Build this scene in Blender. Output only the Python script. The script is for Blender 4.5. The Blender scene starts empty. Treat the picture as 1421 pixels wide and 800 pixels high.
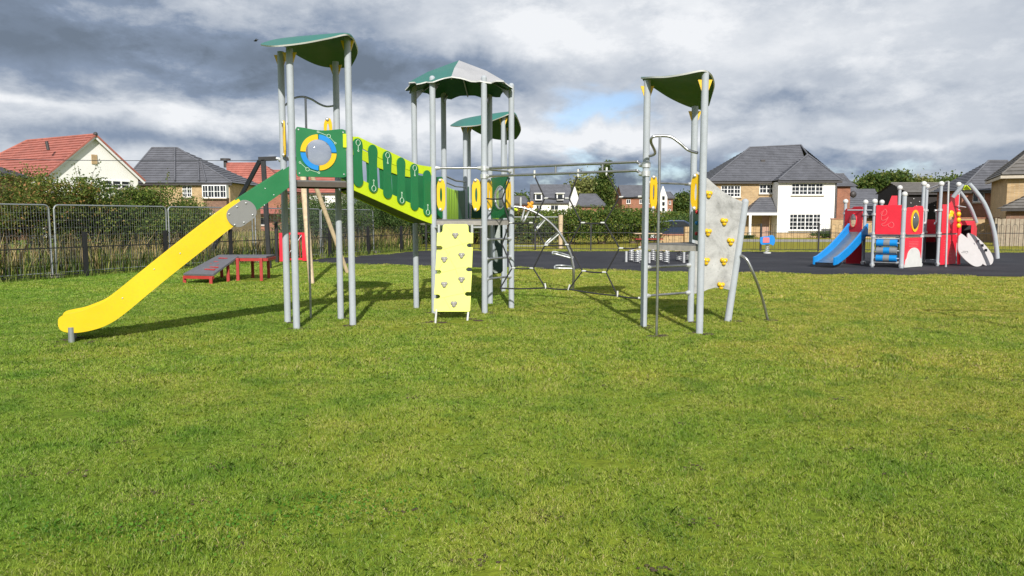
import bpy, math, random
import numpy as np
from mathutils import Vector
S = bpy.context.scene
COL = S.collection
R = math.radians
rng = np.random.default_rng(7)
random.seed(7)

# ---------------------------------------------------------------- camera
FPX, HOR, CH = 1060.0, 302.0, 1.65            # focal length and horizon in pixels of the 1421x800 photograph, eye height
PIT = math.atan((400 - HOR) / FPX)
cam = bpy.data.cameras.new('camera'); camo = bpy.data.objects.new('camera', cam); COL.objects.link(camo)
camo.location = (0, 0, CH); camo.rotation_euler = (math.pi / 2 - PIT, 0, 0)
cam.sensor_width = 36; cam.lens = 36 * FPX / 1421; cam.clip_start = 0.05; cam.clip_end = 3000
S.camera = camo
# ---------------------------------------------------------------- world, sun, exposure
SUN_EL = R(32.0)
SUNV = Vector((0.085, -1, 0)).normalized() * math.cos(SUN_EL) + Vector((0, 0, math.sin(SUN_EL)))
S.view_settings.view_transform = 'Standard'; S.view_settings.look = 'None'
S.view_settings.exposure = 0.12; S.view_settings.gamma = 1.0
sun = bpy.data.lights.new('sun', 'SUN'); suno = bpy.data.objects.new('sun', sun); COL.objects.link(suno)
sun.energy = 4.9; sun.angle = R(0.6); sun.color = (1.0, 0.96, 0.89)
suno.rotation_euler = SUNV.to_track_quat('Z', 'Y').to_euler()
W = bpy.data.worlds.new('World'); S.world = W; W.use_nodes = True
def build_world():
    nt = W.node_tree; N = nt.nodes; L = nt.links; N.clear()
    def m(op, a, b=None, c=None, cl=False):
        n = N.new('ShaderNodeMath'); n.operation = op; n.use_clamp = cl
        for i, v in enumerate((a, b, c)):
            if v is None: continue
            if isinstance(v, (int, float)): n.inputs[i].default_value = v
            else: L.new(v, n.inputs[i])
        return n.outputs[0]
    tc = N.new('ShaderNodeTexCoord'); sp = N.new('ShaderNodeSeparateXYZ'); L.new(tc.outputs['Generated'], sp.inputs[0])
    x, y, z = sp.outputs
    az = m('ARCTAN2', x, y); el = m('ARCSINE', m('MAXIMUM', m('MINIMUM', z, 1.0), 0.0))
    # cloud deck coordinates: direction projected on a plane overhead
    k = m('DIVIDE', 1.0, m('ADD', m('MAXIMUM', z, 0.0), 0.13))
    cv = N.new('ShaderNodeCombineXYZ'); L.new(m('MULTIPLY', x, k), cv.inputs[0]); L.new(m('MULTIPLY', y, k), cv.inputs[1])
    L.new(m('MULTIPLY', z, 0.6), cv.inputs[2])
    cv2 = N.new('ShaderNodeCombineXYZ'); L.new(az, cv2.inputs[0]); L.new(m('MULTIPLY', el, 1.9), cv2.inputs[1])
    def noise(vec, s, d, r, off, dist=0.0):
        mp = N.new('ShaderNodeMapping'); mp.inputs['Location'].default_value = off; L.new(vec, mp.inputs[0])
        n = N.new('ShaderNodeTexNoise'); n.inputs['Scale'].default_value = s; n.inputs['Detail'].default_value = d
        n.inputs['Roughness'].default_value = r; n.inputs['Distortion'].default_value = dist
        L.new(mp.outputs[0], n.inputs['Vector']); return n.outputs[0]
    n1 = noise(cv.outputs[0], 0.75, 9, 0.56, (3.1, 1.7, 0.2), 0.25)
    n2 = noise(cv2.outputs[0], 6.2, 12, 0.58, (2.3, 5.1, 0), 0.1)
    n3 = noise(cv2.outputs[0], 2.6, 5, 0.55, (8.4, 2.2, 0), 0.2)
    n4 = noise(cv2.outputs[0], 9.0, 6, 0.55, (1.4, 7.7, 0), 0.5)
    wa = m('ADD', az, m('MULTIPLY', m('SUBTRACT', n2, 0.5), 0.22))
    we = m('ADD', el, m('MULTIPLY', m('SUBTRACT', n4, 0.5), 0.085))
    def blob(a0, e0, sa, se):
        da = m('DIVIDE', m('SUBTRACT', wa, a0), sa); de = m('DIVIDE', m('SUBTRACT', we, e0), se)
        return m('EXPONENT', m('MULTIPLY', m('ADD', m('MULTIPLY', da, da), m('MULTIPLY', de, de)), -1.0))
    def sm(v, a, b):
        n = N.new('ShaderNodeMapRange'); n.interpolation_type = 'SMOOTHSTEP'
        n.inputs['From Min'].default_value = a; n.inputs['From Max'].default_value = b; L.new(v, n.inputs['Value']); return n.outputs[0]
    lum = m('ADD', 0.69, m('MULTIPLY', m('SUBTRACT', n2, 0.5), 0.65))
    lum = m('ADD', lum, m('MULTIPLY', m('SUBTRACT', n1, 0.5), 0.12))
    n5 = noise(cv2.outputs[0], 4.4, 14, 0.66, (6.3, 1.1, 0), 0.0)
    n6 = noise(cv2.outputs[0], 11.0, 12, 0.62, (0.7, 3.9, 0), 0.0)
    # crisp billowing edges: thresholded high detail noise at two sizes
    lum = m('ADD', lum, m('MULTIPLY', m('SUBTRACT', sm(n5, 0.46, 0.60), 0.5), 0.17))
    lum = m('ADD', lum, m('MULTIPLY', m('SUBTRACT', sm(n6, 0.46, 0.62), 0.5), 0.07))
    lum = m('ADD', lum, m('MULTIPLY', sm(az, -0.25, 0.25), 0.06))
    for a0, e0, sa, se, w in BLOBS:
        lum = m('ADD', lum, m('MULTIPLY', blob(a0, e0, sa, se), w))
    cr = N.new('ShaderNodeValToRGB'); L.new(lum, cr.inputs[0]); e = cr.color_ramp.elements
    e[0].position = 0.10; e[0].color = (0.155, 0.195, 0.255, 1)
    e[1].position = 1.0; e[1].color = (0.82, 0.84, 0.87, 1)
    for p, c in ((0.34, (0.235, 0.295, 0.40, 1)), (0.52, (0.41, 0.46, 0.54, 1)), (0.72, (0.58, 0.62, 0.68, 1))):
        q = e.new(p); q.color = c
    sky = N.new('ShaderNodeTexSky'); sky.sky_type = 'NISHITA'; sky.sun_disc = False
    sky.sun_elevation = SUN_EL; sky.sun_rotation = math.atan2(SUNV.x, SUNV.y); sky.air_density = 1.0; sky.dust_density = 0.6; sky.ozone_density = 2.0
    gap = m('ADD', m('MULTIPLY', blob(0.115, 0.143, 0.060, 0.024), 0.95), m('MULTIPLY', blob(0.215, 0.283, 0.07, 0.015), 0.9))
    gap = m('ADD', gap, m('MULTIPLY', m('MULTIPLY', sm(n3, 0.50, 0.68), sm(el, 0.30, 0.6)), 0.8))
    gap = m('ADD', gap, m('MULTIPLY', sm(m('ADD', n2, m('MULTIPLY', blob(0.32, 0.045, 0.4, 0.04), 0.25)), 0.64, 0.88), sm(m('SUBTRACT', 0.16, el), 0.0, 0.1)))
    gap = m('MULTIPLY', gap, m('ADD', 0.35, m('MULTIPLY', n4, 1.3)), cl=True)
    cov = m('SUBTRACT', 1.0, m('MULTIPLY', sm(gap, 0.15, 0.95), 0.75))
    sc_ = N.new('ShaderNodeMix'); sc_.data_type = 'RGBA'; sc_.blend_type = 'MULTIPLY'; sc_.inputs['Factor'].default_value = 1
    L.new(cr.outputs[0], sc_.inputs['A']); sc_.inputs['B'].default_value = (10, 10, 10, 1)
    mx = N.new('ShaderNodeMix'); mx.data_type = 'RGBA'; L.new(cov, mx.inputs['Factor'])
    sk2 = N.new('ShaderNodeMix'); sk2.data_type = 'RGBA'; sk2.blend_type = 'MULTIPLY'; sk2.inputs['Factor'].default_value = 1
    L.new(sky.outputs[0], sk2.inputs['A']); sk2.inputs['B'].default_value = (1.15, 1.2, 1.35, 1)
    L.new(sk2.outputs['Result'], mx.inputs['A']); L.new(sc_.outputs['Result'], mx.inputs['B'])
    bg = N.new('ShaderNodeBackground'); L.new(mx.outputs['Result'], bg.inputs[0]); bg.inputs[1].default_value = 0.1
    out = N.new('ShaderNodeOutputWorld'); L.new(bg.outputs[0], out.inputs[0])
# (azimuth, elevation, width, height, brightness): the big dark bank on the left, bright edges below and beside it, grey bellies
BLOBS = [(-0.42, 0.190, 0.34, 0.050, -0.50), (-0.14, 0.178, 0.15, 0.030, -0.34), (-0.62, 0.240, 0.30, 0.05, -0.16), (-0.55, 0.126, 0.24, 0.013, 0.34), (-0.28, 0.118, 0.14, 0.012, 0.22),
         (-0.02, 0.225, 0.12, 0.035, 0.30), (-0.09, 0.118, 0.12, 0.024, 0.36), (-0.40, 0.090, 0.20, 0.012, -0.26), (-0.5, 0.062, 0.3, 0.012, 0.15),
         (0.36, 0.130, 0.20, 0.016, -0.24), (0.31, 0.205, 0.16, 0.030, 0.24), (0.12, 0.235, 0.14, 0.04, 0.18), (0.06, 0.105, 0.14, 0.018, 0.30), (0.36, 0.060, 0.30, 0.030, -0.22),
         (0.18, 0.098, 0.07, 0.010, 0.30), (0.47, 0.086, 0.10, 0.008, 0.30), (0.12, 0.050, 0.24, 0.030, -0.44), (-0.15, 0.06, 0.14, 0.03, -0.10)]
build_world()

# ---------------------------------------------------------------- pixel -> world (survey of the photograph)
cp, spp = math.cos(PIT), math.sin(PIT)
def _ray(px, py):
    u, v = (px - 710.5) / FPX, (400 - py) / FPX
    return (u, cp + v * spp, -spp + v * cp)
def G(px, py, z=0.0):                      # point of the ground (or height z) seen at a pixel
    d = _ray(px, py); t = (z - CH) / d[2]
    return Vector((d[0] * t, d[1] * t, z))
def AT(px, py, Y):                         # point at distance Y seen at a pixel
    d = _ray(px, py); t = Y / d[1]
    return Vector((d[0] * t, Y, CH + d[2] * t))
def HZ(py, Y): return AT(700, py, Y).z
def V(*a): return Vector(a)

# ---------------------------------------------------------------- mesh helpers
class MB:
    def __init__(s): s.v = []; s.f = []; s.sm = []; s.mi = []
    def add(s, vs, fs, smooth=False, mi=0):
        o = len(s.v); s.v += [tuple(p) for p in vs]
        for f in fs: s.f.append([i + o for i in f]); s.sm.append(smooth); s.mi.append(mi)
        return s
    def box(s, c, size, rz=0.0, ax=None, mi=0):
        if ax is None:
            X = Vector((math.cos(rz), math.sin(rz), 0)); Y = Vector((-math.sin(rz), math.cos(rz), 0)); Z = Vector((0, 0, 1))
        else: X, Y, Z = ax
        c = Vector(c); a, b, d = [q / 2 for q in size]
        vs = [c + X * (i * a) + Y * (j * b) + Z * (k * d) for i in (-1, 1) for j in (-1, 1) for k in (-1, 1)]
        return s.add(vs, [(0, 1, 3, 2), (4, 6, 7, 5), (0, 4, 5, 1), (2, 3, 7, 6), (0, 2, 6, 4), (1, 5, 7, 3)], mi=mi)
    def beam(s, p, q, w, h, up=(0, 0, 1), mi=0):
        p, q = Vector(p), Vector(q); X = (q - p); l = X.length; X.normalize(); up = Vector(up)
        Y = up.cross(X)
        if Y.length < 1e-4: Y = Vector((1, 0, 0)).cross(X)
        Y.normalize(); Z = X.cross(Y)
        return s.box((p + q) / 2, (l, w, h), ax=(X, Y, Z), mi=mi)
    def tube(s, pts, r, n=12, caps=True, closed=False, mi=0):
        pts = [Vector(p) for p in pts]; m = len(pts)
        rs = r if isinstance(r, (list, tuple)) else [r] * m
        vs = []; up = None
        for i, p in enumerate(pts):
            if closed: t = pts[(i + 1) % m] - pts[i - 1]
            else: t = pts[min(i + 1, m - 1)] - pts[max(i - 1, 0)]
            t.normalize()
            if up is None:
                a = Vector((0, 0, 1)) if abs(t.z) < 0.9 else Vector((1, 0, 0))
                up = t.cross(a).normalized()
            up = (up - t * up.dot(t)).normalized(); w = t.cross(up)
            vs += [p + (up * math.cos(2 * math.pi * k / n) + w * math.sin(2 * math.pi * k / n)) * rs[i] for k in range(n)]
        fs = []
        for i in range(m if closed else m - 1):
            j = (i + 1) % m
            for k in range(n): fs.append((i * n + k, i * n + (k + 1) % n, j * n + (k + 1) % n, j * n + k))
        o = len(s.v); s.add(vs, fs, True, mi)
        if caps and not closed:      # caps get their own vertices so that the sides shade evenly
            s.add(vs[:n], [tuple(reversed(range(n)))], False, mi)
            s.add(vs[(m - 1) * n:m * n], [tuple(range(n))], False, mi)
        return s
    def ball(s, c, r, n=12, m=7, sc=(1, 1, 1), mi=0):
        c = Vector(c); vs = []; fs = []
        for i in range(1, m):
            a = math.pi * i / m
            vs += [c + Vector((math.sin(a) * math.cos(2 * math.pi * k / n) * sc[0], math.sin(a) * math.sin(2 * math.pi * k / n) * sc[1], math.cos(a) * sc[2])) * r for k in range(n)]
        vs += [c + Vector((0, 0, r * sc[2])), c - Vector((0, 0, r * sc[2]))]; T, B = len(vs) - 2, len(vs) - 1
        for i in range(m - 2):
            for k in range(n): fs.append((i * n + k, (i + 1) * n + k, (i + 1) * n + (k + 1) % n, i * n + (k + 1) % n))
        for k in range(n):
            fs.append((T, k, (k + 1) % n)); fs.append((B, (m - 2) * n + (k + 1) % n, (m - 2) * n + k))
        return s.add(vs, fs, True, mi)
    def prism(s, poly, th, d=None, mi=0):          # planar polygon extruded by vector d*th (centred)
        P = [Vector(p) for p in poly]; n = len(P)
        if d is None:
            d = Vector((0, 0, 0))
            for i in range(n): d += P[i].cross(P[(i + 1) % n])
            d.normalize()
        d = Vector(d).normalized() * (th / 2)
        vs = [p - d for p in P] + [p + d for p in P]
        return s.add(vs, [tuple(reversed(range(n))), tuple(range(n, 2 * n))] + [(i, (i + 1) % n, n + (i + 1) % n, n + i) for i in range(n)], mi=mi)
    def ringplate(s, outer, inner, d, th):         # a plate with a hole: loops with equal vertex counts
        n = len(outer); d = Vector(d).normalized() * (th / 2)
        vs = [Vector(p) - d for p in outer] + [Vector(p) - d for p in inner] + [Vector(p) + d for p in outer] + [Vector(p) + d for p in inner]
        fs = []
        for i in range(n):
            j = (i + 1) % n
            fs += [(i, j, n + j, n + i), (2 * n + i, 3 * n + i, 3 * n + j, 2 * n + j), (i, 2 * n + i, 2 * n + j, j), (n + i, n + j, 3 * n + j, 3 * n + i)]
        return s.add(vs, fs)
WL = {}
def _link(name, me, parent=None, loc=None):
    o = bpy.data.objects.new(name, me); COL.objects.link(o)
    if parent is not None: o.parent = parent
    base = WL.get(parent.name, Vector()) if parent is not None else Vector()
    if loc is not None: o.location = Vector(loc) - base; WL[o.name] = Vector(loc)
    else: WL[o.name] = base.copy()
    return o
def obj(name, mb, mat, parent=None, bevel=0, label=None, recalc=True, loc=None):
    base = Vector(loc) if loc is not None else (WL.get(parent.name, Vector()) if parent is not None else Vector())
    me = bpy.data.meshes.new(name)
    me.from_pydata([tuple(Vector(v) - base) for v in mb.v], [], mb.f)
    me.polygons.foreach_set('use_smooth', mb.sm)
    mats = mat if isinstance(mat, (list, tuple)) else [mat]
    for q in mats: me.materials.append(q)
    if len(mats) > 1: me.polygons.foreach_set('material_index', mb.mi)
    me.update()
    if recalc:
        import bmesh
        bm = bmesh.new(); bm.from_mesh(me); bmesh.ops.recalc_face_normals(bm, faces=bm.faces); bm.to_mesh(me); bm.free()
    o = _link(name, me, parent, loc if loc is not None else None)
    if bevel:
        b = o.modifiers.new('bevel', 'BEVEL'); b.width = bevel; b.segments = 2; b.limit_method = 'ANGLE'; b.angle_limit = R(40); b.harden_normals = False
    if label: o['label'] = label
    return o
def tag(o, label=None, cat=None, group=None, kind=None):
    if label: o['label'] = label
    if cat: o['category'] = cat
    if group: o['group'] = group
    if kind: o['kind'] = kind
    return o
def thing(name, loc, label, cat, group=None, rz=0):
    o = bpy.data.objects.new(name, None); COL.objects.link(o); o.location = loc; o.empty_display_size = 0.2
    WL[o.name] = Vector(loc); return tag(o, label, cat, group)
def np_mesh(name, verts, k, mat, parent=None):     # verts: (n*k,3) array of n separate k-gons
    base = WL.get(parent.name, Vector()) if parent is not None else Vector()
    n = len(verts) // k; me = bpy.data.meshes.new(name)
    verts = (verts - np.array(base)).astype(np.float32)
    me.vertices.add(n * k); me.vertices.foreach_set('co', verts.ravel())
    me.loops.add(n * k); me.loops.foreach_set('vertex_index', np.arange(n * k, dtype=np.int32))
    me.polygons.add(n); me.polygons.foreach_set('loop_start', np.arange(0, n * k, k, dtype=np.int32))
    me.polygons.foreach_set('loop_total', np.full(n, k, dtype=np.int32))
    me.materials.append(mat); me.update(calc_edges=True)
    return _link(name, me, parent)
def spline(P, n=8):                                # Catmull-Rom through points
    P = [Vector(p) for p in P]; out = []
    for i in range(len(P) - 1):
        a, b, c, d = P[max(i - 1, 0)], P[i], P[i + 1], P[min(i + 2, len(P) - 1)]
        for k in range(n):
            t = k / n
            out.append(0.5 * ((2 * b) + (c - a) * t + (2 * a - 5 * b + 4 * c - d) * t * t + (3 * b - a - 3 * c + d) * t ** 3))
    out.append(P[-1]); return out

# ---------------------------------------------------------------- materials
def mat_new(name):
    m = bpy.data.materials.new(name); m.use_nodes = True; nt = m.node_tree
    return m, nt, nt.nodes, nt.links, nt.nodes['Principled BSDF']
def nnoise(N, L, vec, s, d=4, r=0.55, dist=0.0):
    n = N.new('ShaderNodeTexNoise'); n.inputs['Scale'].default_value = s; n.inputs['Detail'].default_value = d
    n.inputs['Roughness'].default_value = r; n.inputs['Distortion'].default_value = dist
    if vec is not None: L.new(vec, n.inputs['Vector'])
    return n.outputs[0]
def ramp(N, L, fac, stops):
    c = N.new('ShaderNodeValToRGB'); L.new(fac, c.inputs[0]); e = c.color_ramp.elements
    e[0].position = stops[0][0]; e[0].color = (*stops[0][1], 1); e[1].position = stops[-1][0]; e[1].color = (*stops[-1][1], 1)
    for p, col in stops[1:-1]: q = e.new(p); q.color = (*col, 1)
    return c.outputs[0]
def mixc(N, L, f, a, b, mode='MIX'):
    n = N.new('ShaderNodeMix'); n.data_type = 'RGBA'; n.blend_type = mode
    for s, v in (('Factor', f), ('A', a), ('B', b)):
        if isinstance(v, (int, float)): n.inputs[s].default_value = v
        elif isinstance(v, tuple): n.inputs[s].default_value = (*v, 1)
        else: L.new(v, n.inputs[s])
    return n.outputs['Result']
def pos(N): return N.new('ShaderNodeNewGeometry').outputs['Position']
def bump(N, L, B, h, st, dist=0.01):
    b = N.new('ShaderNodeBump'); b.inputs['Strength'].default_value = st; b.inputs['Distance'].default_value = dist
    L.new(h, b.inputs['Height']); L.new(b.outputs[0], B.inputs['Normal'])
def plain(name, col, rough=0.5, metal=0.0, var=0.12, s=6.0, bmp=0.05, grime=0.0, coat=0.0):
    m, nt, N, L, B = mat_new(name); p = pos(N)
    f = nnoise(N, L, p, s, 5, 0.6)
    lo = tuple(c * (1 - var) for c in col); hi = tuple(min(1, c * (1 + var)) for c in col)
    c = ramp(N, L, f, [(0.3, lo), (0.7, hi)])
    if grime:
        g = nnoise(N, L, p, 22, 6, 0.7)
        gr = ramp(N, L, g, [(0.50, (0, 0, 0)), (0.75, (1, 1, 1))])
        mm = N.new('ShaderNodeMath'); mm.operation = 'MULTIPLY'; mm.inputs[1].default_value = grime; L.new(gr, mm.inputs[0])
        c = mixc(N, L, mm.outputs[0], c, (0.16, 0.15, 0.11))
    L.new(c, B.inputs['Base Color']); B.inputs['Roughness'].default_value = rough; B.inputs['Metallic'].default_value = metal
    B.inputs['Coat Weight'].default_value = coat
    rr = ramp(N, L, f, [(0.2, (rough * 0.8,) * 3), (0.8, (min(1, rough * 1.25),) * 3)]); L.new(rr, B.inputs['Roughness'])
    if bmp: bump(N, L, B, nnoise(N, L, p, s * 12, 3), bmp, 0.004)
    return m
M = {}
M['post'] = plain('post_paint', (0.38, 0.41, 0.445), 0.55, 0.0, 0.06, 3, 0.05, grime=0.18)
M['post'].node_tree.nodes['Principled BSDF'].inputs['Specular IOR Level'].default_value = 0.25
M['jointgrey'] = plain('joint_plate_grey', (0.20, 0.20, 0.195), 0.55, 0.1, 0.05, 4, 0.05, grime=0.1)
M['steel'] = plain('steel', (0.40, 0.40, 0.40), 0.32, 0.9, 0.08, 8, 0.03)
M['alu'] = plain('cast_aluminium', (0.62, 0.63, 0.64), 0.38, 0.55, 0.08, 9, 0.05)
M['green'] = plain('green_board', (0.010, 0.155, 0.050), 0.42, 0, 0.09, 2, 0.08, grime=0.06)
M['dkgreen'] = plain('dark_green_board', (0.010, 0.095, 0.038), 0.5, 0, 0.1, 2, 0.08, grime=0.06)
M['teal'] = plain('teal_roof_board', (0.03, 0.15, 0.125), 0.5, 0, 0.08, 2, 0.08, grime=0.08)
M['greyboard'] = plain('grey_board', (0.36, 0.36, 0.37), 0.5, 0, 0.07, 3, 0.08, grime=0.08)
M['yellow'] = plain('yellow_plastic', (0.74, 0.46, 0.006), 0.38, 0, 0.04, 2, 0.05, grime=0.05, coat=0.15)
M['slideyel'] = plain('slide_yellow', (0.71, 0.50, 0.008), 0.40, 0, 0.07, 1.3, 0.06, grime=0.13, coat=0.15)
M['lime'] = plain('lime_board', (0.54, 0.68, 0.010), 0.45, 0, 0.05, 2, 0.05, grime=0.05)
M['limedk'] = plain('green_lime_board', (0.30, 0.52, 0.015), 0.45, 0, 0.07, 2, 0.05, grime=0.05)
M['palelime'] = plain('pale_lime_board', (0.66, 0.70, 0.13), 0.5, 0, 0.04, 3, 0.07, grime=0.08)
M['white'] = plain('white_plastic', (0.60, 0.60, 0.58), 0.5, 0, 0.06, 5, 0.05, grime=0.08)
M['blue'] = plain('blue_board', (0.01, 0.22, 0.60), 0.4, 0, 0.06, 3, 0.05)
M['slideblue'] = plain('slide_blue', (0.004, 0.23, 0.62), 0.35, 0, 0.06, 3, 0.05, coat=0.2)
M['red'] = plain('red_board', (0.72, 0.022, 0.045), 0.42, 0, 0.07, 3, 0.05, grime=0.05)
M['redpaint'] = plain('red_paint', (0.36, 0.03, 0.025), 0.45, 0, 0.1, 6, 0.05, grime=0.1)
M['redhold'] = plain('red_hold', (0.45, 0.03, 0.03), 0.5)
M['black'] = plain('black_paint', (0.018, 0.018, 0.02), 0.45, 0, 0.1, 6, 0.05)
M['charcoal'] = plain('charcoal_paint', (0.035, 0.04, 0.05), 0.4, 0.2, 0.1, 6, 0.05)
M['rollgrey'] = plain('roller_grey', (0.20, 0.21, 0.22), 0.6)
M['petal'] = plain('pale_grey_board', (0.42, 0.40, 0.40), 0.6, 0, 0.06, 5, 0.05, grime=0.08)
M['floor_under'] = plain('shaded_bridge_floor', (0.05, 0.08, 0.012), 0.6)  # shade under the bridge is put into this dark floor colour
M['rampgrey'] = plain('grip_board', (0.11, 0.11, 0.125), 0.7, 0, 0.12, 12, 0.1)
M['rope'] = plain('black_rope', (0.022, 0.022, 0.024), 0.85, 0, 0.3, 60, 0.4)
M['engrave'] = plain('pale_engraving', (0.55, 0.68, 0.55), 0.6)
M['engrave2'] = plain('dull_engraving', (0.46, 0.52, 0.16), 0.6)
M['redengrave'] = plain('pink_engraving', (0.78, 0.17, 0.18), 0.6)
M['deck'] = plain('grey_deck', (0.13, 0.13, 0.13), 0.7, 0, 0.15, 20, 0.2, grime=0.2)
M['brownedge'] = plain('brown_deck_edge', (0.075, 0.058, 0.045), 0.6, 0, 0.15, 10, 0.1)
M['holdgrey'] = plain('grey_resin_hold', (0.30, 0.28, 0.25), 0.75, 0, 0.2, 15, 0.3)
M['timber'] = plain('larch_timber', (0.52, 0.40, 0.26), 0.75, 0, 0.2, 10, 0.2)
M['galv'] = plain('galvanised_steel', (0.30, 0.32, 0.33), 0.45, 0.5, 0.12, 12, 0.1)
M['wire'] = plain('galvanised_wire', (0.30, 0.32, 0.33), 0.5, 0.3, 0.1, 12, 0)
M['blackpanel'] = plain('dark_slide_shell', (0.012, 0.045, 0.022), 0.4, 0, 0.1, 3, 0.05)
M['car'] = plain('blue_car_paint', (0.03, 0.05, 0.10), 0.25, 0.4, 0.05, 3, 0, coat=0.6)
M['tyre'] = plain('tyre_rubber', (0.02, 0.02, 0.02), 0.9)
M['orange'] = plain('orange_plastic', (0.75, 0.30, 0.01), 0.45)
M['soilm'] = plain('soil', (0.050, 0.034, 0.018), 0.95, 0, 0.35, 14, 0.5)
def mk_rubber():
    m, nt, N, L, B = mat_new('rubber_surface'); p = pos(N)
    f = nnoise(N, L, p, 0.5, 6, 0.6); g = nnoise(N, L, p, 60, 2, 0.6)
    c = ramp(N, L, f, [(0.3, (0.020, 0.021, 0.026)), (0.55, (0.033, 0.034, 0.041)), (0.75, (0.050, 0.050, 0.056))])
    c = mixc(N, L, 0.35, c, ramp(N, L, g, [(0.35, (0.4, 0.4, 0.4)), (0.7, (1.9, 1.9, 1.9))]), 'MULTIPLY')
    L.new(c, B.inputs['Base Color']); B.inputs['Roughness'].default_value = 0.92; B.inputs['Specular IOR Level'].default_value = 0.2
    bump(N, L, B, g, 0.3, 0.01); return m
M['rubber'] = mk_rubber()
def mk_concrete():
    m, nt, N, L, B = mat_new('concrete_look_board'); p = pos(N)
    f = nnoise(N, L, p, 3.0, 8, 0.7, 0.4); g = nnoise(N, L, p, 40, 4, 0.7)
    c = ramp(N, L, f, [(0.3, (0.22, 0.22, 0.215)), (0.48, (0.38, 0.38, 0.375)), (0.7, (0.50, 0.50, 0.49))])
    d = ramp(N, L, g, [(0.30, (0.45, 0.45, 0.45)), (0.42, (1, 1, 1))])
    c = mixc(N, L, 0.7, c, d, 'MULTIPLY')
    L.new(c, B.inputs['Base Color']); B.inputs['Roughness'].default_value = 0.8; bump(N, L, B, g, 0.3, 0.006); return m
M['concrete'] = mk_concrete()
def patches(N, L, p):      # lawn colour field in world space: mossy green, yellowing, thatch
    a = nnoise(N, L, p, 0.35, 5, 0.6, 0.5); b = nnoise(N, L, p, 1.9, 6, 0.65, 0.3); c = nnoise(N, L, p, 9, 4, 0.6)
    sx = N.new('ShaderNodeSeparateXYZ'); L.new(p, sx.inputs[0])
    t = N.new('ShaderNodeMath'); t.operation = 'MULTIPLY_ADD'; t.inputs[1].default_value = 0.022; L.new(sx.outputs[0], t.inputs[0]); L.new(a, t.inputs[2])
    t2 = N.new('ShaderNodeMath'); t2.operation = 'MULTIPLY_ADD'; t2.inputs[1].default_value = 0.008; L.new(sx.outputs[1], t2.inputs[0]); L.new(t.outputs[0], t2.inputs[2])
    return t2.outputs[0], b, c
def mk_ground():
    m, nt, N, L, B = mat_new('turf_ground'); p = pos(N); a, b, c = patches(N, L, p)
    g = ramp(N, L, a, [(0.38, (0.11, 0.185, 0.018)), (0.60, (0.19, 0.23, 0.022)), (0.85, (0.26, 0.24, 0.035))])
    g2 = mixc(N, L, ramp(N, L, b, [(0.60, (0, 0, 0)), (0.74, (1, 1, 1))]), g, (0.085, 0.060, 0.034))
    g3 = mixc(N, L, 0.8, g2, ramp(N, L, c, [(0.25, (0.45, 0.45, 0.45)), (0.75, (1.25, 1.25, 1.25))]), 'MULTIPLY')
    L.new(g3, B.inputs['Base Color']); B.inputs['Roughness'].default_value = 1; B.inputs['Specular IOR Level'].default_value = 0.1
    bump(N, L, B, c, 0.8, 0.05); return m
M['ground'] = mk_ground()
def leafmat(name, cols, trans=0.35, field=False, rough=0.6):
    m, nt, N, L, B = mat_new(name); gi = N.new('ShaderNodeNewGeometry')
    r = gi.outputs['Random Per Island']
    c = ramp(N, L, r, cols)
    if field:
        a, b, cc = patches(N, L, gi.outputs['Position'])
        oi = N.new('ShaderNodeObjectInfo')
        tint = ramp(N, L, a, [(0.36, (0.74, 0.96, 0.8)), (0.58, (0.94, 1.0, 0.95)), (0.86, (1.22, 1.08, 1.2))])
        c = mixc(N, L, 1.0, c, tint, 'MULTIPLY')
        c = mixc(N, L, 1.0, c, ramp(N, L, b, [(0.36, (0.62, 0.76, 0.7)), (0.50, (1.0, 1.0, 1.0)), (0.66, (1.26, 1.12, 1.4))]), 'MULTIPLY')
    else:
        q = nnoise(N, L, gi.outputs['Position'], 0.9, 3, 0.5)
        c = mixc(N, L, 1.0, c, ramp(N, L, q, [(0.35, (0.7, 0.75, 0.7)), (0.65, (1.25, 1.2, 1.1))]), 'MULTIPLY')
    L.new(c, B.inputs['Base Color']); B.inputs['Roughness'].default_value = rough; B.inputs['Specular IOR Level'].default_value = 0.25
    tr = N.new('ShaderNodeBsdfTranslucent'); L.new(c, tr.inputs[0]); mx = N.new('ShaderNodeMixShader'); mx.inputs[0].default_value = trans
    L.new(B.outputs[0], mx.inputs[1]); L.new(tr.outputs[0], mx.inputs[2]); L.new(mx.outputs[0], N['Material Output'].inputs[0]); return m
M['blade'] = leafmat('grass_blades', [(0.0, (0.17, 0.265, 0.030)), (0.35, (0.285, 0.375, 0.042)), (0.70, (0.40, 0.455, 0.062)), (0.88, (0.50, 0.51, 0.14)), (0.95, (0.46, 0.41, 0.17)), (1.0, (0.50, 0.43, 0.23))], 0.35, True)
M['clover'] = leafmat('clover_leaves', [(0.0, (0.05, 0.15, 0.012)), (1.0, (0.11, 0.25, 0.025))], 0.3)
M['hedge'] = leafmat('hawthorn_leaves', [(0, (0.041, 0.080, 0.014)), (0.5, (0.087, 0.145, 0.022)), (0.88, (0.174, 0.220, 0.043)), (1.0, (0.26, 0.20, 0.065))], 0.3)
M['hedge2'] = leafmat('russet_hedge_leaves', [(0, (0.051, 0.080, 0.014)), (0.5, (0.110, 0.155, 0.026)), (0.82, (0.21, 0.20, 0.051)), (1.0, (0.34, 0.17, 0.072))], 0.3)
M['hedge3'] = leafmat('blackthorn_leaves', [(0, (0.029, 0.065, 0.017)), (0.6, (0.065, 0.123, 0.029)), (1.0, (0.131, 0.174, 0.058))], 0.3)
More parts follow.
